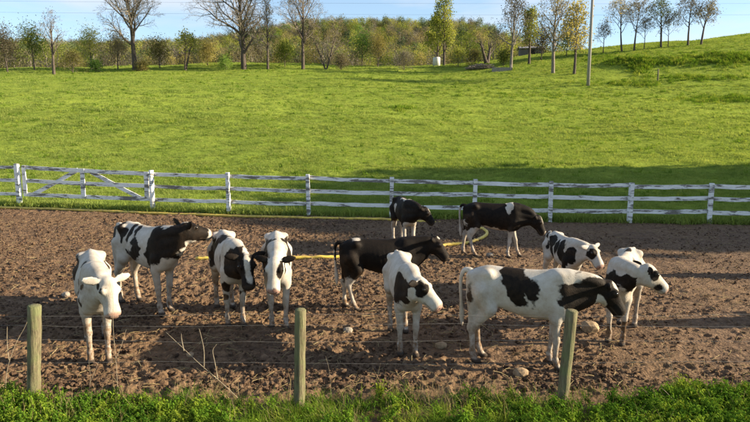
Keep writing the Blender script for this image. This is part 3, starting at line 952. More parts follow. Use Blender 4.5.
# the wooded hill beyond: one mass
def wood_proto(seed, leaf, H, dens, size, wid):
    rng = np.random.RandomState(seed)
    segs, tips = grow(rng, H, .2, 'round', (9, 5), .3, 40)
    S = segs[0] + segs[1] + segs[2]
    P = tips[rng.randint(0, len(tips), dens)] * np.array([wid, wid, 1]) + rng.normal(0, .55, (dens, 3))
    V, F, M = merge([(*seg_mesh(S, 3), 0), (*quads_random(rng, P, size), 1)])
    return proto('wood_tree', V, F, [MAT['twig'], MAT[leaf]], M)
woods = [('leaf_tan', 12, 420, .5, 1000), ('leaf_grey', 12, 380, .45, 1000), ('leaf_olive', 12, 520, .5, 2200), ('leaf_yellow', 9, 460, .5, 420), ('leaf_dark', 13, 600, .55, 520), ('leaf_green', 11, 520, .5, 700), ('leaf_bud', 13, 360, .45, 1000)]
for k, (leaf, H, dens, size, cnt) in enumerate(woods):
    rs = np.random.RandomState(200 + k)
    pr = wood_proto(210 + k, leaf, H, int(dens * 2.0), size * .66, 1.15)
    y = 185 + 250 * rs.rand(cnt) ** .9
    x = rs.uniform(-1, 1, cnt) * (y * .68 + 10)
    keep = x < 60 + 14 * fbm(x * .0 + .3, y * .05, 2) + .25 * (y - 185)
    x, y = x[keep], y[keep]
    z = terrain(x, y)
    scatter('far_wood', np.stack([x, y, z - .3], 1), rs.uniform(.7, 1.2, len(x)), pr, 'mixed spring woodland covering the far hill', 'woodland', k, .04)
for k, (leaf, H, dens, size, cnt) in enumerate((('leaf_tan', 6.5, 380, .36, 110), ('leaf_yellow', 5.5, 380, .34, 90), ('leaf_grey', 6.5, 320, .32, 120), ('leaf_olive', 7.0, 420, .36, 110))):
    rs = np.random.RandomState(230 + k)
    pr = wood_proto(240 + k, leaf, H, int(dens * 2.2), size * .7, 1.3)
    y = 134 + 50 * rs.rand(cnt)
    x = rs.uniform(-1, 1, cnt) * (y * .68 + 10)
    keep = x < 34
    x, y = x[keep], y[keep]
    scatter('wood_edge_scrub', np.stack([x, y, terrain(x, y) - .3], 1), rs.uniform(.7, 1.35, len(x)), pr, 'low tangled spring scrub along the foot of the wood', 'scrub', k, .05)
# a big shade tree out of the picture on the right, whose shadow lies over fence and lot
for k, (x_, y_, h_, lab) in enumerate(((46.5, 19.2, 16.5, 'big leafy tree beyond the right edge that shades the lot'), (46.5, 25.0, 16.0, 'second leafy tree beyond the right edge that shades the pasture'))):
    tree('shade_tree', (x_, y_, 0), h_, .55, lab, 300 + k, 'leaf_green', 20000, 1.1, form='spread', kids=(12, 6, 5), base=.2, ang=48, clump=.9)

# ---------------------------------------------------------------- things on the crest
pp = on_terrain(588, 85.5)
pole_h = 13.5
pole = empty('utility_pole', tuple(pp), 0, 'tall grey wooden utility pole on the right slope', 'utility pole')
v, f = polytube([[0, 0, -.5], [.02, 0, 5], [.05, 0, pole_h]], [.21, .19, .15], 12)
obj('pole_shaft', mesh('pole_shaft', v, f, [MAT['pole_wood']], True), pole)
rs = np.random.RandomState(2)
v, f = board([-1.1, 0, pole_h - .6], [1.1, 0, pole_h - .6], .12, .1, rs, 3, .0)
obj('crossarm', mesh('crossarm', v + np.array([0, -.2, 0]), f, [MAT['pole_wood']]), pole)
for yy, lab in ((7.5, 'upper overhead wire crossing the sky'), (18, 'lower overhead wire crossing the sky')):
    zc = CAM_H + (125 - yy) * pp[1] / FPX
    xs = np.linspace(-130, 130, 90)
    pts = np.stack([xs, np.full(90, pp[1] + .25), zc + .0001 * (xs - pp[0]) ** 2 * .6 - .2], 1)
    v, f = polytube(pts, .008, 5)
    tag(obj('overhead_wire', mesh('overhead_wire', v - np.array(pp), f, [MAT['dark_void']], True), None, tuple(pp)), lab, 'wire', 'overhead wires')
q = on_terrain(657.5, 82)
v, f = polytube([[0, 0, -.3], [.02, 0, .9], [.0, 0, 12.5 * q[1] / FPX]], [.11, .10, .09], 8)
tag(obj('field_post', mesh('field_post', v, f, [MAT['post_wood']], True), None, tuple(q)), 'lone dark post standing on the right slope', 'post')
q = on_terrain(436.5, 66)
hh = 8.5 * q[1] / FPX
tank = empty('water_tank', tuple(q), 0, 'small white tank at the foot of the leafing tree', 'tank')
v, f = polytube([[0, 0, -.1], [0, 0, hh * .86], [0, 0, hh * .97], [0, 0, hh]], [hh * .42, hh * .42, hh * .36, hh * .12], 16)
obj('tank_body', mesh('tank_body', v, f, [MAT['tank_white']], True), tank)
v, f = polytube([[0, 0, hh * .98], [0, 0, hh * 1.06]], [hh * .13, hh * .13], 12)
obj('lid', mesh('lid', v, f, [MAT['dark_void']], True), tank)
# concrete trough, brush pile
q = on_terrain(502, 71)
tw = 19 * q[1] / FPX
tr = empty('stone_trough', tuple(q), R(-4), 'long low concrete trough at the foot of a bare tree', 'trough')
def box(x0, x1, y0, y1, z0, z1):
    v = np.array([[x, y, z] for x in (x0, x1) for y in (y0, y1) for z in (z0, z1)], float)
    return v, np.array([[0, 1, 3, 2], [4, 6, 7, 5], [0, 4, 5, 1], [2, 3, 7, 6], [0, 2, 6, 4], [1, 5, 7, 3]])
V, F, M = merge([(*box(-tw / 2, tw / 2, -.45, -.36, -.2, .5), 0), (*box(-tw / 2, tw / 2, .36, .45, -.2, .5), 0), (*box(-tw / 2, -tw / 2 + .1, -.36, .36, -.2, .497), 0), (*box(tw / 2 - .1, tw / 2, -.36, .36, -.2, .497), 0), (*box(-tw / 2 + .1, tw / 2 - .1, -.36, .36, -.2, .1), 0)])
obj('basin', mesh('basin', V, F, [MAT['concrete']]), tr)
v, f = polytube([[tw * .42, -.6, -.1], [tw * .42, -.6, .9], [tw * .42, -.3, .95]], .03, 6)
obj('feed_pipe', mesh('feed_pipe', v, f, [MAT['galvanised_wire']], True), tr)
q = on_terrain(481, 69)
rs = np.random.RandomState(12)
n = 420
w = 26 * q[1] / FPX
a = rs.uniform(-1, 1, (n, 3)) * np.array([w / 2, .9, 0])
a[:, 2] = rs.rand(n) * .8 * (1 - (a[:, 0] / (w / 2)) ** 2)
d = rs.normal(size=(n, 3)) * np.array([.9, .5, .22])
v, f = tubes(a - d * .5, a + d * .5, rs.uniform(.015, .06, n), rs.uniform(.008, .03, n), 5)
tag(obj('brush_pile', mesh('brush_pile', v, f, [MAT['twig']]), None, tuple(q)), 'brown heap of cut branches below the golden bush', 'brush pile', None, 'stuff')
# low dark shed and the gabled barn roof showing over the slope
def shed(loc, w, d, h, rise, label, rz, n_boards):
    s = empty('shed' if rise < 1.2 else 'barn', tuple(loc), rz, label, 'shed' if rise < 1.2 else 'barn')
    for k in range(n_boards):
        x0 = -w / 2 + w * k / n_boards
        V_, F_ = box(x0 + .012, x0 + w / n_boards - .012, -d / 2, -d / 2 + .04, -.4, h)
        obj('wall_board', mesh('wall_board', V_, F_, [MAT['shed_board']]), s)
    prof = np.array([[-d / 2, h], [0, h + rise], [d / 2, h]])
    for sx in (-1, 1):
        V_ = np.array([[sx * w / 2 + t, y, z] for t in (0, -.05 * sx) for y, z in ((-d / 2 + .05, -.4), (d / 2, -.4), (d / 2, h), (0, h + rise), (-d / 2 + .05, h))])
        F_ = [np.array([[0, 1, 2, 3, 4], [9, 8, 7, 6, 5]]), np.array([[k, k + 5, (k + 1) % 5 + 5, (k + 1) % 5] for k in range(5)])]
        obj('gable_wall', mesh('gable_wall', V_, F_, [MAT['shed_board']]), s)
    V_, F_ = box(-w / 2, w / 2, d / 2 - .04, d / 2 + .01, -.4, h)
    obj('back_wall', mesh('back_wall', V_, F_, [MAT['shed_board']]), s)
    for sy in (-1, 1):
        e = np.array([[sy * (d / 2 + .3), h - .3 * rise / (d / 2) + .03], [0, h + rise + .03]])
        V_ = np.array([[x, y, z + t] for t in (0, .06) for x in (-w / 2 - .3, w / 2 + .3) for y, z in e])
        obj('roof_panel', mesh('roof_panel', V_, np.array([[0, 1, 3, 2], [4, 6, 7, 5], [0, 4, 5, 1], [2, 3, 7, 6], [0, 2, 6, 4], [1, 5, 7, 3]]), [MAT['roof_metal']]), s)
    V_, F_ = box(-w * .12, w * .12, -d / 2 - .03, -d / 2 + .004, -.1, h * .82)
    obj('door', mesh('door', V_, F_, [MAT['dark_void']]), s)
    return s
q = on_terrain(527, 60)
q = np.array([(527 - 375) / FPX * 122, 122, 0.])
q[2] = float(terrain(q[0], q[1]))
shed(q, 4.6, 3.0, 1.5, .4, 'low dark board shed half hidden behind trees', R(-6), 10)
q = np.array([(593 - 375) / FPX * 126, 126, 0.])
q[2] = CAM_H + (125 - 55) * 126 / FPX - 3.6
shed(q, 4.0, 3.0, 3.2, 1.3, 'small barn whose grey gable shows right of the utility pole', R(78), 9)

# ---------------------------------------------------------------- cows
GH = .0155
def key_interp(keys, x):
    k = np.array(keys, float)
    xs = np.linspace(k[0, 0], k[-1, 0], 240)
    out = []
    for c in range(1, k.shape[1]):
        y = np.interp(xs, k[:, 0], k[:, c])
        ker = np.hanning(23)
        ker /= ker.sum()
        ys = np.convolve(np.pad(y, 11, mode='edge'), ker, 'valid')
        out.append(np.interp(x, xs, ys))
    return out
TORSO = [(-.70, 1.10, .97, .03), (-.665, 1.160, .86, .085), (-.58, 1.205, .80, .130), (-.44, 1.25, .765, .158), (-.27, 1.235, .715, .172), (-.04, 1.225, .640, .208),
         (.16, 1.225, .615, .205), (.33, 1.245, .61, .165), (.46, 1.235, .62, .132), (.56, 1.15, .67, .110), (.63, 1.04, .75, .075), (.665, .95, .83, .03)]
HEAD = [(-.075, .010, -.06, .03), (-.045, .056, -.13, .080), (.025, .070, -.200, .100), (.088, .062, -.226, .111), (.157, .046, -.200, .092), (.226, .030, -.170, .077),
        (.287, .022, -.162, .085), (.339, .014, -.162, .091), (.374, .002, -.154, .084), (.398, -.035, -.125, .05)]
def loft_d(x, y, z, keys, ridge=.36, n=2.2):
    top, bot, w = key_interp(keys, x)
    cz, hz = (top + bot) / 2, (top - bot) / 2
    u = (z - cz) / hz
    ww = w * (1 - ridge * np.clip(u, 0, 1.2) ** 2)
    rho = (np.abs(y / ww) ** n + np.abs(u) ** n) ** (1 / n)
    d = (rho - 1) * np.minimum(ww, hz)
    ex = np.maximum(keys[0][0] - x, 0) + np.maximum(x - keys[-1][0], 0)
    return np.where(ex > 0, np.maximum(d, 0) + ex, d)
class Field:
    def __init__(s, lo, hi):
        s.lo = np.array(lo, float)
        s.n = np.ceil((np.array(hi) - s.lo) / GH).astype(int) + 1
        s.F = np.full(s.n, .3, np.float32)
        s.ax = [s.lo[k] + GH * np.arange(s.n[k]) for k in range(3)]
    def add(s, fn, lo, hi, k):
        m = k + 3 * GH
        sl = [slice(max(int((lo[a] - m - s.lo[a]) / GH), 0), max(min(int((hi[a] + m - s.lo[a]) / GH) + 2, s.n[a]), 0)) for a in range(3)]
        X, Y, Z = np.meshgrid(*[s.ax[a][sl[a]] for a in range(3)], indexing='ij', sparse=True)
        if 0 in (X.size, Y.size, Z.size):
            return
        d = fn(X, Y, Z)
        f = s.F[tuple(sl)]
        h = np.clip(k - np.abs(f - d), 0, None) / k
        s.F[tuple(sl)] = np.minimum(f, d) - h * h * k * .25
    def cone(s, a, b, ra, rb, k=.04):
        a, b = np.asarray(a, float), np.asarray(b, float)
        ab = b - a
        L2 = float(ab @ ab) + 1e-9
        r = max(ra, rb)
        def fn(X, Y, Z):
            t = np.clip(((X - a[0]) * ab[0] + (Y - a[1]) * ab[1] + (Z - a[2]) * ab[2]) / L2, 0, 1)
            return np.sqrt((X - a[0] - t * ab[0]) ** 2 + (Y - a[1] - t * ab[1]) ** 2 + (Z - a[2] - t * ab[2]) ** 2) - (ra + (rb - ra) * t)
        s.add(fn, np.minimum(a, b) - r, np.maximum(a, b) + r, k)
    def ell(s, c, r, Rm=None, k=.05):
        c, r = np.asarray(c, float), np.asarray(r, float)
        Rm = np.eye(3) if Rm is None else Rm          # rows: local axes
        def fn(X, Y, Z):
            dx, dy, dz = X - c[0], Y - c[1], Z - c[2]
            q = sum(((Rm[i][0] * dx + Rm[i][1] * dy + Rm[i][2] * dz) / r[i]) ** 2 for i in range(3))
            return (np.sqrt(q) - 1) * r.min()
        e = np.full(3, r.max())
        s.add(fn, c - e, c + e, k)
def surface_nets(F, lo):
    S = F < 0
    nx, ny, nz = F.shape
    def sub(A, i, j, k):
        return A[i:nx - 1 + i, j:ny - 1 + j, k:nz - 1 + k]
    C = [(i, j, k) for i in (0, 1) for j in (0, 1) for k in (0, 1)]
    cnt = sum(sub(S, *c).astype(np.int8) for c in C)
    act = (cnt > 0) & (cnt < 8)
    I = np.argwhere(act)
    vals = {c: F[I[:, 0] + c[0], I[:, 1] + c[1], I[:, 2] + c[2]] for c in C}
    P, W = np.zeros((len(I), 3)), np.zeros(len(I))
    for c in C:
        for a in range(3):
            if c[a] == 0:
                e = list(c)
                e[a] = 1
                f0, f1 = vals[c], vals[tuple(e)]
                m_ = (f0 < 0) != (f1 < 0)
                t = np.where(m_, f0 / np.where(m_, f0 - f1, 1), 0)
                q = np.tile(np.array(c, float), (len(I), 1))
                q[:, a] = t
                P += q * m_[:, None]
                W += m_
    V = lo + GH * (I + P / W[:, None])
    idx = np.full((nx - 1, ny - 1, nz - 1), -1, np.int32)
    idx[act] = np.arange(len(I))
    Q = []
    for a in range(3):
        b, c = (a + 1) % 3, (a + 2) % 3
        s0 = [slice(1, -1)] * 3
        s0[a] = slice(0, -1)
        s1 = list(s0)
        s1[a] = slice(1, None)
        A, B = S[tuple(s0)], S[tuple(s1)]
        E = np.argwhere(A != B)
        flip = A[tuple(E.T)]
        base_ = E.copy()
        base_[:, b] += 1
        base_[:, c] += 1
        def cell(db, dc):
            e = base_.copy()
            e[:, b] += db
            e[:, c] += dc
            return idx[tuple(e.T)]
        q = np.stack([cell(-1, -1), cell(0, -1), cell(0, 0), cell(-1, 0)], 1)
        q[~flip] = q[~flip][:, ::-1]
        Q.append(q)
    Q = np.concatenate(Q)
    return V, Q[(Q >= 0).all(1)]
def unit(yaw, pitch):
    return np.array([math.cos(pitch) * math.cos(yaw), math.cos(pitch) * math.sin(yaw), math.sin(pitch)])
def bez(a, b, c, t):
    t = np.asarray(t)[:, None]
    return a * (1 - t) ** 2 + b * 2 * t * (1 - t) + c * t * t
def make_cow(spec):
    hd = R(spec['heading'])
    ny, npit = R(spec['neck'][0]) - hd, R(spec['neck'][1])
    hy, hp = R(spec['head'][0]) - hd, R(spec['head'][1])
    hroll = R(spec.get('roll', 0))
    wrap = lambda a: (a + math.pi) % (2 * math.pi) - math.pi
    ny, hy = wrap(ny), wrap(hy)
    nl = spec.get('neck_len', .56)
    nb = np.array([.50, 0, 1.04])
    poll = nb + unit(ny, npit) * nl
    fw = unit(hy, hp)
    sd = np.array([-math.sin(hy), math.cos(hy), 0.])       # head's left
    up = np.cross(fw, sd)
    sd, up = sd * math.cos(hroll) + up * math.sin(hroll), up * math.cos(hroll) - sd * math.sin(hroll)
    HR = np.stack([fw, sd, up])
    hw = lambda x, y, z: poll + fw * x + sd * y + up * z
    noseP = hw(.5, 0, -.06)
    lo = np.min([[-.95, -.36, -.03], poll - .26, noseP - .12], axis=0)
    hi = np.max([[.80, .36, 1.40], poll + .26, noseP + .12], axis=0)
    lo[2] = -.03
    fl = Field(lo, hi)
    fl.add(lambda X, Y, Z: loft_d(X, Y, Z, TORSO) + .0016 * np.sin(X * 82 + Z * 14) * np.exp(-((X - .02) / .2) ** 2) * np.exp(-((Z - .93) / .17) ** 2), (-.75, -.29, .54), (.72, .29, 1.29), .05)
    for s in (-1, 1):
        fl.ell((.42, s * .105, .95), (.125, .060, .26), None, .06)
        fl.ell((.47, s * .095, .80), (.11, .070, .13), None, .06)
        fl.ell((-.53, s * .095, .92), (.165, .072, .24), None, .06)
        fl.ell((-.42, s * .138, 1.165), (.045, .038, .036), None, .08)
        fl.ell((-.655, s * .068, 1.115), (.045, .034, .04), None, .04)
    sw = spec.get('swing', (0, 0, 0, 0))                    # FL FR HL HR
    hoofs = []
    for s, g in ((1, sw[0]), (-1, sw[1])):
        y = .098 * s
        J = [(.44, y * 1.15, .82), (.385 + g * .15, y * 1.2, .66), (.395 + g * .55, y * 1.06, .385), (.385 + g * .9, y, .15), (.40 + g, y, .085), (.425 + g, y, .03)]
        Rr = [.080, .062, .039, .0275, .033, .040]
        for k in range(5):
            fl.cone(J[k], J[k + 1], Rr[k], Rr[k + 1], .035 if k < 2 else .018)
        fl.ell((.398 + g * .55, y * 1.06, .385), (.043, .041, .055), None, .02)
        fl.ell((.386 + g * .9, y, .14), (.040, .038, .040), None, .02)
        hoofs.append((.435 + g, y))
    for s, g in ((1, sw[2]), (-1, sw[3])):
        y = .108 * s
        J = [(-.50, y * 1.1, .93), (-.40 + g * .1, y * 1.2, .72), (-.595 + g * .45, y * 1.05, .455), (-.575 + g * .85, y, .16), (-.555 + g, y, .09), (-.525 + g, y, .03)]
        Rr = [.12, .085, .042, .030, .035, .041]
        for k in range(5):
            fl.cone(J[k], J[k + 1], Rr[k], Rr[k + 1], .045 if k < 2 else .018)
        fl.cone((-.60, y, .84), (-.615 + g * .45, y * 1.05, .47), .070, .030, .045)
        fl.ell((-.605 + g * .45, y * 1.05, .455), (.055, .042, .06), None, .025)
        fl.ell((-.573 + g * .87, y, .145), (.043, .040, .045), None, .02)
        hoofs.append((-.515 + g, y))
    for hx_, y in hoofs:
        fl.ell((hx_, y, .028), (.062, .047, .036), None, .012)
    # neck: an upper and a lower chain
    tt = np.linspace(0, 1, 7)
    mid_u = nb + np.array([.20, 0, .10]) + (poll - nb) * .28
    up_c = bez(np.array([.40, 0, 1.13]), mid_u + (0, 0, .02), hw(-.03, 0, -.085), tt)
    thr = hw(.01, 0, -.13)
    low_c = bez(np.array([.52, 0, .84]), np.array([.66, 0, .86]) + (thr - np.array([.60, 0, .9])) * .32, thr, tt)
    ru, rl = np.linspace(.095, .052, 7), np.linspace(.110, .048, 7)
    for k in range(6):
        fl.cone(up_c[k], up_c[k + 1], ru[k], ru[k + 1], .07)
        fl.cone(low_c[k], low_c[k + 1], rl[k], rl[k + 1], .07)
    for k in range(6):
        m0, m1 = (up_c[k] + low_c[k]) / 2, (up_c[k + 1] + low_c[k + 1]) / 2
        fl.cone(m0, m1, .122 - .013 * k, .122 - .013 * (k + 1), .05)
    ear_axis = []
    def headfn(X, Y, Z):
        dx, dy, dz = X - poll[0], Y - poll[1], Z - poll[2]
        q = [HR[i][0] * dx + HR[i][1] * dy + HR[i][2] * dz for i in range(3)]
        return loft_d(q[0], q[1], q[2], HEAD, .12, 2.3)
    fl.add(headfn, np.minimum(poll, noseP) - .22, np.maximum(poll, noseP) + .22, .04)
    for s in (-1, 1):
        fl.ell(hw(.096, s * .088, .012), (.045, .028, .034), HR, .025)
        ed = fw * -.22 + sd * s * .93 + up * (-.04 + spec.get('ear', 0.0))
        ed /= np.linalg.norm(ed)
        e2 = np.cross(ed, np.array([math.cos(hy), math.sin(hy), .15]))
        e2 /= np.linalg.norm(e2)
        e3 = np.cross(ed, e2)
        ear_axis.append((hw(-.025, s * .075, -.015), ed))
        fl.ell(hw(-.025, s * .075, -.015) + ed * .075, (.070, .046, .017), np.stack([ed, e2, e3]), .02)
        fl.ell(hw(-.025, s * .075, -.015) + ed * .145, (.062, .034, .015), np.stack([ed, e2, e3]), .02)
    # tail
    ts = spec.get('tail', 0.0)
    tl = catmull([(-.66, 0, 1.17), (-.735, .0, 1.16), (-.775, ts * .2, 1.05), (-.77, ts * .5, .82), (-.755, ts, .60), (-.75, ts * 1.1, .44)], 4)
    n_t = len(tl)
    tr_ = np.interp(np.linspace(0, 1, n_t), [0, .3, .65, .82, 1], [.034, .024, .020, .036, .014])
    for k in range(n_t - 1):
        fl.cone(tl[k], tl[k + 1], tr_[k], tr_[k + 1], .012)
    V, Q = surface_nets(fl.F, fl.lo)
    # ------------------------------------------------ coat channels
    nzv = lambda f, o: np.sin(V[:, 0] * f + o + 1.7 * np.sin(V[:, 2] * f * .8 + o)) * np.cos(V[:, 2] * f * 1.1 + 2 * o + 1.3 * np.sin(V[:, 1] * f + o)) * np.cos(V[:, 1] * f * .7 + o)
    sdv = spec['seed']
    wob = np.stack([nzv(11, sdv + a) + .55 * nzv(27, sdv + a + 5) + .3 * nzv(58, sdv + a + 9) for a in (0, 2.1, 4.3)], 1) * .045
    U = V + wob
    dh = V - poll
    HL = dh @ HR.T
    UH = HL + wob * .4
    hd_d = loft_d(HL[:, 0], HL[:, 1], HL[:, 2], HEAD, .12, 2.3)
    ear_zone = np.zeros(len(V), bool)
    for e0, ed in ear_axis:
        te = np.clip((V - e0) @ ed, .03, .22)
        ear_zone |= np.linalg.norm(V - e0 - te[:, None] * ed, axis=1) < .062
    ear_zone &= np.abs(HL[:, 1]) > .095
    is_head = ((hd_d < .05) & (HL[:, 0] > -.03 - .35 * np.clip(-HL[:, 2] - .1, 0, 1))) | ear_zone
    axis_n = bez(np.array([.46, 0, .98]), (mid_u + np.array([.66, 0, .86])) / 2 + (poll - nb) * .1, hw(.02, 0, -.08), np.linspace(0, 1, 21))
    dd = np.linalg.norm(U[:, None, :] - axis_n[None], axis=2)
    tn = dd.argmin(1) / 20.0
    is_neck = (~is_head) & (dd.min(1) < .24) & (tn > .02) & (V[:, 2] > .62)
    nside = (V - axis_n[dd.argmin(1)])
    tail_m = (V[:, 0] < -.70) & (V[:, 2] < 1.12) & (V[:, 2] > .36) & (np.abs(V[:, 1] - ts * .6) < .16) & (V[:, 0] < -.72)
    patch = np.full(len(V), .12 if spec['base'] == 'black' else -.12)
    for op in spec['coat']:
        kind, sign = op[0][0], (1 if op[0][1] == '+' else -1)
        if kind == 'e':
            c, r = np.array(op[1:4]), np.array(op[4:7])
            sdist = (1 - np.sqrt((((U - c) / r) ** 2).sum(1))) * r.min()
            ok = ~is_head
        elif kind == 'a':                                     # on the neck: place along its axis, offset, radii
            c, r = axis_n[int(op[1] * 20)] + np.array(op[2:5]), np.array(op[5:8])
            sdist = (1 - np.sqrt((((U - c) / r) ** 2).sum(1))) * r.min()
            ok = ~is_head
        elif kind == 'h':
            c, r = np.array(op[1:4]), np.array(op[4:7])
            if abs(c[1]) > .08:
                r = r * np.array([1, 1.7, 1])
            sdist = (1 - np.sqrt((((UH * np.array([1.20, 1, 1]) - c) / r) ** 2).sum(1))) * r.min()
            ok = is_head
        elif kind == 'H':
            sdist, ok = np.full(len(V), .1), is_head
        elif kind == 'E':
            sdist, ok = np.full(len(V), .1), ear_zone
        elif kind == 'n':
            sdist = np.minimum(tn - op[1], op[2] - tn) * .5 + (.5 - tn) * .0
            if len(op) > 3:                                   # limits on height above the neck axis
                sdist = np.minimum(sdist, np.minimum(nside[:, 2] - op[3], op[4] - nside[:, 2]))
            ok = is_neck
        elif kind == 'z':
            sdist, ok = op[1] - U[:, 2] + 0 * tn, ~is_head & ~tail_m
        elif kind == 't':
            sdist, ok = np.full(len(V), .1), tail_m
        new = np.maximum(patch, sdist) if sign > 0 else np.minimum(patch, -sdist)
        patch = np.where(ok, new, patch)
    red = np.clip(.5 + patch * 3.2, 0, 1)
    mud_and_bounce = spec.get('mud_and_bounce', .6)
    green = np.clip((.66 - V[:, 2]) / .62, 0, 1) ** 1.1 * mud_and_bounce * 2.0 + np.clip((.20 - V[:, 2]) / .12, 0, 1) * .8
    green += .75 * mud_and_bounce * np.exp(-((V[:, 2] - .62) / .09) ** 2) * (np.abs(V[:, 0]) < .4)  # belly band: part dirt, part warm bounce light painted into the coat
    green += .45 * mud_and_bounce * np.exp(-((V[:, 0] + .60) / .12) ** 2) * (V[:, 2] < 1.0)
    green = np.clip(green + .16 * mud_and_bounce, 0, 1)
    green += .35 * mud_and_bounce * np.clip(np.abs(nzv(4.3, sdv + 3)) * 1.6 - .35, 0, 1) * (V[:, 2] < 1.05)
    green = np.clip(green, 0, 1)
    green[is_head] = .06
    blue = .8 * np.clip((HL[:, 0] - .345) / .02, 0, 1) * is_head * np.clip((.02 - HL[:, 2]) / .02, 0, 1)
    alpha = np.clip((.066 - V[:, 2]) / .012, 0, 1)
    # dark skin round the eyes, in the nostrils' pad and along the mouth
    eye_d = np.minimum(*[np.linalg.norm((HL - np.array([.100, q_ * .108, .004])) * np.array([.8, 1, 1.1]), axis=1) for q_ in (-1, 1)])
    alpha = np.maximum(alpha, .85 * np.clip((.034 - eye_d) / .012, 0, 1))
    mouth = np.exp(-((HL[:, 2] + .118 - .10 * (HL[:, 0] - .36)) / .009) ** 2) * (HL[:, 0] > .20) * is_head
    alpha = np.maximum(alpha, .75 * mouth)
    inner = ear_zone & ((V - poll) @ np.array([math.cos(hy), math.sin(hy), 0]) > -.02)
    alpha = np.where(inner, np.maximum(alpha, .35), alpha)
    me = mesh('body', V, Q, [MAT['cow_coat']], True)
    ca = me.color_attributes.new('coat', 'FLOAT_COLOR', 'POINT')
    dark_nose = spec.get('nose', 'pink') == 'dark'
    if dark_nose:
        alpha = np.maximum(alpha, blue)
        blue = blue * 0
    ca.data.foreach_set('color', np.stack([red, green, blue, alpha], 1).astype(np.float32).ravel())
    fpx = spec.get('front')
    sc = spec.get('scale', 1.0)
    g = on_flat(*fpx)
    rot = np.array([[math.cos(hd), -math.sin(hd)], [math.sin(hd), math.cos(hd)]])
    loc = g[:2] - rot @ (np.array([.42, 0]) * sc)
    root = empty('cow', (loc[0], loc[1], -.012), hd, spec['label'], 'cow', spec.get('group', 'young dairy cows in the lot'))
    root.scale = (sc, sc, sc)
    obj('body', me, root)
    for s in (-1, 1):
        ev, ef = lump(np.random.RandomState(1), 2, 0.0, 1.0)
        obj('eye', mesh('eye', ev * np.array([.019, .017, .021]) / np.array([1.2, 1, 1]), ef, [MAT['cow_eye']], True), root, tuple(hw(.100, s * .111, .006)))
    for s in (-1, 1):
        nv, nf = lump(np.random.RandomState(1), 1, 0.0, 1.0)
        obj('nostril', mesh('nostril', (nv * np.array([.012, .017, .013])) @ HR, nf, [MAT['dark_void']], True), root, tuple(hw(.385, s * .046, -.045)))
    return root
B = 2.0    # a patch radius that reaches through to both flanks
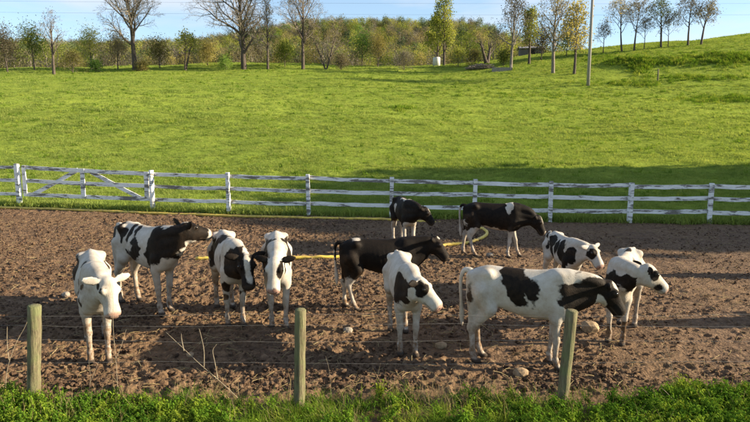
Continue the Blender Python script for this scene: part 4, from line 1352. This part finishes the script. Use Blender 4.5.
COWS = [
 dict(label='mostly white cow facing the camera at far left, black flecks on shoulder', front=(100, 362), heading=-63, neck=(-44, 8), head=(-50, -58), scale=1.02, base='white', seed=1, mud_and_bounce=1.0, roll=-6, swing=(.03, -.02, .0, .06), tail=.05, nose='pink', neck_len=0.4,
      coat=[('e+', .52, -.11, .99, .06, .08, .05), ('e+', .57, -.08, .87, .05, .06, .04), ('e+', .33, -.15, .99, .08, .10, .055), ('e+', .44, -.12, .90, .06, .08, .05), ('e+', .50, -.13, .80, .04, .08, .05), ('e+', .28, -.17, .82, .06, .1, .09), ('e+', -.2, -.18, .95, .16, .1, .14), ('e+', .05, -.2, .82, .07, .1, .16), ('e+', -.45, -.14, 1.0, .14, .1, .18), ('e+', .1, -.10, 1.17, .07, .08, .05), ('e+', .12, .12, 1.12, .06, .06, .05), ('h+', .02, -.13, -.05, .05, .05, .04), ('h+', .03, -.19, -.02, .03, .05, .03), ('h+', .10, -.1, .02, .03, .03, .03), ('e+', -.3, .2, 1.0, .15, .15, .12)]),
 dict(label='black and white cow in profile with head raised, left of centre group', front=(166, 313), heading=-38, neck=(-14, 36), head=(46, -14), neck_len=0.4, scale=1.1, base='white', seed=2, mud_and_bounce=.5, swing=(-.03, .05, .08, -.04), tail=.0, ear=.5, nose='pink',
      coat=[('e+', -.50, -.2, 1.20, .12, .3, .075), ('e+', -.59, -.2, 1.08, .06, .2, .12), ('e+', -.34, -.2, 1.12, .085, .3, .10), ('e+', -.36, -.2, 1.02, .05, .3, .07), ('e+', -.17, -.2, 1.12, .06, .3, .15), ('e+', -.02, -.2, 1.17, .05, .3, .10), ('e+', .02, -.3, 1.02, .08, .2, .08), ('e+', .05, -.3, .90, .13, .2, .13), ('e+', -.06, -.3, .80, .14, .2, .09), ('e+', -.24, -.3, .82, .10, .2, .10), ('e+', .47, 0, 1.02, .15, 2., .28), ('e+', .36, -.2, .80, .10, .2, .16), ('a+', .2, 0, 0, .02, .24, .26, .24), ('a+', .45, 0, 0, .04, .2, .24, .2), ('a+', .7, 0, 0, .07, .18, .24, .16), ('H+',), ('E+',), ('h-', .45, 0, -.08, .10, .14, .14), ('h-', .02, 0, .07, .06, .025, .05), ('h-', .12, 0, -.22, .14, .14, .06)]),
 dict(label='black and white cow with white blaze facing camera, left of the frontal cow', front=(236, 326), heading=-67, neck=(-56, 4), head=(-66, -60), neck_len=0.42, scale=1.04, base='white', seed=3, mud_and_bounce=.6, swing=(.04, -.05, .04, -.06), nose='dark',
      coat=[('e+', -.10, -.25, 1.08, .14, .3, .24), ('e+', .05, -.2, 1.20, .12, .25, .07), ('e+', -.32, -.25, .95, .12, .2, .22), ('e+', .33, -.3, .92, .05, .15, .14), ('e+', -.05, -.3, .82, .06, .2, .15), ('e+', .4, .2, 1.05, .16, .2, .2), ('a+', .35, 0, -.03, -.04, .17, .22, .22), ('a+', .7, 0, 0, -.03, .18, .22, .22), ('a+', 1., 0, 0, 0, .2, .24, .24), ('a-', .5, 0, .06, .14, .2, .05, .07), ('H+',), ('E+',), ('h-', .12, .0, .06, .22, .042, .09), ('h-', .30, 0, .0, .12, .05, .12), ('h+', .46, 0, -.05, .05, .1, .06), ('e+', .41, -.13, .42, .05, .05, .05), ('e+', .40, .13, .50, .06, .06, .06), ('e+', .43, -.10, .62, .08, .08, .1)]),
 dict(label='black and white cow standing head-on with white face and black ear', front=(279, 328), heading=-80, neck=(-86, 4), head=(-94, -62), neck_len=0.42, scale=1.03, base='white', seed=4, mud_and_bounce=.55, swing=(.05, -.05, .0, -.1), nose='pink',
      coat=[('e+', .10, -.16, 1.04, .45, .10, .22), ('e+', .0, -.18, .86, .45, .10, .16), ('e+', .05, .15, 1.08, .5, .09, .16), ('e+', .42, -.13, .96, .12, .09, .16), ('e+', .44, .13, 1.0, .12, .08, .12), ('e+', .15, -.06, 1.22, .10, .06, .05), ('a+', .4, 0, -.12, -.03, .14, .08, .14), ('a+', .7, 0, .12, -.05, .12, .07, .12), ('H-',), ('h+', .12, .11, -.02, .16, .05, .10), ('h+', .12, -.12, -.05, .14, .04, .09), ('E+',), ('h+', .44, 0.03, -.02, .05, .03, .03)]),
 dict(label='nearly all black cow in profile with small white rump patch', front=(405, 308), heading=2, neck=(0, 22), head=(-4, -50), scale=.93, base='black', seed=5, mud_and_bounce=.25, swing=(.06, -.04, -.06, .12), nose='dark', neck_len=0.46,
      coat=[('e-', -.42, -.02, 1.24, .10, .13, .07), ('e-', -.55, -.15, .25, .22, .12, .34), ('e-', -.5, .15, .25, .3, .12, .36), ('e-', .42, 0, .22, .2, B, .36), ('t-',), ('e+', -.74, 0, 1.1, .06, .1, .3), ('h-', .0, 0, .07, .05, .05, .03), ('e-', .05, 0, .55, .2, .15, .05)]),
 dict(label='white cow with black shoulder patch and head turned right, front centre', front=(408, 355), heading=-84, neck=(-70, 12), head=(-22, -42), neck_len=0.36, scale=0.96, base='white', seed=6, mud_and_bounce=.55, swing=(.03, -.04, .05, -.03), nose='pink',
      coat=[('e+', .50, -.12, .93, .17, .17, .21), ('e+', .42, -.20, .86, .13, .1, .16), ('a+', .30, 0, -.08, -.05, .17, .17, .17), ('a+', .6, 0, -.08, .02, .12, .11, .11), ('e+', -.12, -.25, 1.0, .06, .08, .14), ('e+', -.15, .3, .95, .2, .15, .2), ('h+', .10, -.10, -.03, .075, .06, .11), ('h+', .02, -.1, -.02, .09, .08, .07), ('h+', .46, -.03, -.06, .03, .05, .04), ('E+',)]),
 dict(label='small distant black cow with white legs and withers near the fence', front=(409, 251), heading=-76, neck=(-40, 4), head=(-8, -50), scale=0.97, base='black', seed=7, mud_and_bounce=.3, swing=(.03, -.03, 0, 0), nose='dark', neck_len=0.42,
      coat=[('e-', .10, .0, 1.26, .26, .08, .12), ('e-', .32, .03, 1.25, .18, .06, .10), ('z-', .62), ('e-', .5, .0, .66, .14, .18, .12), ('e-', -.2, -.2, .98, .14, .08, .12), ('t-',), ('h-', .1, 0, .06, .08, .03, .05)]),
 dict(label='distant black cow walking right past the curled hose, white legs', front=(512, 257), heading=-12, neck=(-8, -14), head=(-14, -60), scale=0.98, base='black', seed=8, mud_and_bounce=.3, swing=(.16, -.08, -.14, .14), tail=.05, nose='dark', neck_len=0.47,
      coat=[('e-', .33, -.08, 1.19, .085, .2, .19), ('e-', -.45, -.1, .30, .35, 2., .38), ('e-', .42, -.1, .24, .35, 2., .38), ('e-', -.15, 0, .62, .36, .22, .10), ('e-', -.62, -.1, .80, .07, .1, .14), ('e+', -.58, -.12, .66, .05, .1, .07), ('h-', .10, 0, .06, .12, .04, .05), ('h-', .46, 0, -.03, .06, .08, .08), ('t-',), ('e-', .2, 0, .59, .18, .2, .08)]),
 dict(label='largest white cow in profile with black flank patch and black neck', front=(556, 367), heading=-16, neck=(-4, 3), head=(-6, -55), neck_len=0.5, scale=0.98, base='white', seed=9, mud_and_bounce=.5, swing=(-.06, .02, .03, -.03), tail=.0, nose='dark',
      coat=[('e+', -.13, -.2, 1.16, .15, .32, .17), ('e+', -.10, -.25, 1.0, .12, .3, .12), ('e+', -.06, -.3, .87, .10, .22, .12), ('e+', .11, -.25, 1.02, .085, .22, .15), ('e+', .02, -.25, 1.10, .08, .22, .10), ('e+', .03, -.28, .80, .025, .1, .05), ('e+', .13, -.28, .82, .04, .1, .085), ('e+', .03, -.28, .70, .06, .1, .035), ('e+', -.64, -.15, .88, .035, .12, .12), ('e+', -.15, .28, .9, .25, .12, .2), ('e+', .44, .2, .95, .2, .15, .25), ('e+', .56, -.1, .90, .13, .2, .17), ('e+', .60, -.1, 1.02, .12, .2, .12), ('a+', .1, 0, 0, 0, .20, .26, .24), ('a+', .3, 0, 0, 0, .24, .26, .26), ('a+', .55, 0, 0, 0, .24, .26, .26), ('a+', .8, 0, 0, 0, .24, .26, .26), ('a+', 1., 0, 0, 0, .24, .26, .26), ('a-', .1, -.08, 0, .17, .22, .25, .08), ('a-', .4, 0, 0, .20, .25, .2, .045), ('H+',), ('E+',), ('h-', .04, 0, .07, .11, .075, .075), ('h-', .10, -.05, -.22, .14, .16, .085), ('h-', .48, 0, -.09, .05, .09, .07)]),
 dict(label='smaller spotted cow half hidden behind the largest white cow', front=(570, 300), heading=-84, neck=(-50, 14), head=(-58, -50), neck_len=0.4, scale=0.85, base='white', seed=10, mud_and_bounce=.3, nose='pink',
      coat=[('e+', -.48, -.15, 1.16, .13, .25, .09), ('e+', -.18, -.2, 1.08, .15, .3, .12), ('e+', -.14, -.28, .88, .13, .2, .16), ('e+', .08, -.25, 1.05, .10, .25, .18), ('e+', .30, -.2, 1.0, .13, .22, .24), ('e+', .42, -.2, .84, .14, .2, .16), ('e+', -.35, -.28, .95, .06, .2, .12), ('a+', .2, 0, -.1, -.05, .15, .14, .18), ('h+', .12, -.10, -.03, .12, .06, .11), ('h+', .14, .11, -.03, .1, .05, .08), ('E-',), ('e+', 0, .28, .95, .3, .12, .2)]),
 dict(label='cow at far right of the herd, black neck and head turned right', front=(615, 343), heading=-122, neck=(-52, 20), head=(2, -40), neck_len=0.44, scale=.95, base='white', seed=11, mud_and_bounce=.55, swing=(.03, -.03, .02, .0), tail=-.05, nose='pink',
      coat=[('e+', .47, .08, .98, .17, .24, .19), ('e+', .35, .2, .97, .14, .12, .20), ('e+', .20, .22, .92, .12, .1, .12), ('a+', .2, 0, .05, -.02, .2, .22, .17), ('a+', .5, 0, .05, -.05, .16, .18, .15), ('e+', .05, .2, 1.16, .28, .09, .06), ('e+', -.25, .0, 1.26, .1, .1, .05), ('h+', .11, -.10, -.02, .085, .06, .085), ('h+', .30, -.06, -.1, .08, .06, .05), ('h-', .2, 0, .05, .2, .06, .04), ('E+',), ('e+', .40, .12, .28, .06, .06, .10), ('e+', .42, -.12, .14, .1, .06, .12), ('e+', .42, .12, .10, .1, .06, .08)]),
]
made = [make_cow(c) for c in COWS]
def copy_cow(src, loc, rz, label):
    c = src.copy()
    col.objects.link(c)
    c.location, c.rotation_euler = loc, (0, 0, rz)
    c['label'] = label
    for ch in src.children:
        k = ch.copy()
        col.objects.link(k)
        k.parent = c
    return c
copy_cow(made[8], (7.75, 8.55, -.012), R(6), 'unseen cow added outside the right edge to cast a long shadow tip towards the herd')  # unseen copies added outside the view for their shadows on the dirt
copy_cow(made[4], (9.3, 11.3, -.012), R(172), 'second unseen cow added outside the right edge to shade a far strip of dirt')

# ---------------------------------------------------------------- stones and dead stalks
rs = np.random.RandomState(90)
for px, py, w, mat_, lab in ((521, 375, 15, 'rock_tan', 'tan rock lying below the largest white cow'), (590, 330, 19, 'rock_tan', 'broad tan rock behind the mossy leaning post'), (348, 332, 11, 'rock_grey', 'pale grey stone right of the middle post'),
                             (441, 347, 11, 'rock_tan', 'rounded tan stone right of the front centre cow'), (190, 356, 8, 'rock_tan', 'small stone on the dirt below the raised-head cow'), (66, 296, 9, 'rock_grey', 'small pale stone left of the mostly white cow'), (490, 256, 7, 'rock_grey', 'small far stone in front of the walking cow')):
    p = on_flat(px, py)
    s = w * p[1] / FPX / 2
    V, F = lump(rs, 2, .13, .62)
    V = np.sign(V) * np.abs(V) ** .8
    tag(obj('stone', mesh('stone', V * s, F, [MAT[mat_]], False), None, (p[0], p[1], s * .30)), lab, 'stone', 'stones on the dirt')
def stalk(lines, label, rad=.006, Y=None):
    rad = rad * .62
    parts = []
    b = None
    for ln in lines:
        yb = Y or float(on_flat(*ln[0])[1])
        pts = np.array([at_depth(px, py, yb) for px, py in ln])
        if b is None:
            b = pts[0].copy()
            b[2] = 0
        else:
            pts[:, 1] = b[1] + np.linspace(0, .05, len(pts))
        pts[:, 1] += np.linspace(0, .06, len(pts))
        c = catmull(pts, 4)
        v, f = polytube(c - b, np.linspace(rad, rad * .35, len(c)), 5)
        parts.append((v, f, 0))
    V, F, M = merge(parts)
    tag(obj('dead_stalk', mesh('dead_stalk', V, F, [MAT['dead_stalk']], True), None, tuple(b)), label, 'dead stalk', 'dead stalks along the near fence')
YS = 6.15
stalk([[(242, 402), (222, 384), (200, 366), (180, 348), (164, 334)], [(204, 369), (203, 352), (199, 338), (196, 332)], [(184, 351), (180, 341), (178, 337)], [(218, 380), (214, 364), (211, 353), (214, 348)]], 'branching dead stalk slanting left in front of the spotted cows', .0075, YS)
stalk([[(118, 405), (116, 370), (112, 330), (111, 300), (107, 282)], [(115.5, 360), (120, 345), (122, 333)]], 'thin dead stalk upright in front of the mostly white cow', .0055, YS)
stalk([[(5, 405), (6, 372), (14, 345), (24, 325), (27, 308)], [(9, 360), (4, 345), (1, 330)]], 'forked dead stalk left of the sunlit post', .007, YS)
stalk([[(672, 402), (673, 370), (666, 345), (655, 328), (648, 318)], [(673, 372), (668, 360), (662, 352)]], 'thin dead stalk curving left below the far right cow', .004, YS)
stalk([[(690, 432), (682, 412), (672, 398), (664, 390)]], 'thick pale stick among the weeds at bottom right', .008, 5.75)
stalk([[(656, 430), (652, 412), (647, 403)]], 'short pale stick left of the thick pale stick', .006, 5.75)
stalk([[(332, 404), (329, 372), (325, 358)]], 'short dead stalk just right of the middle post', .003, YS)
stalk([[(88, 405), (89, 380), (86, 362)], [(89, 385), (93, 372), (94, 366)]], 'short dead stalk right of the sunlit post', .004, YS)
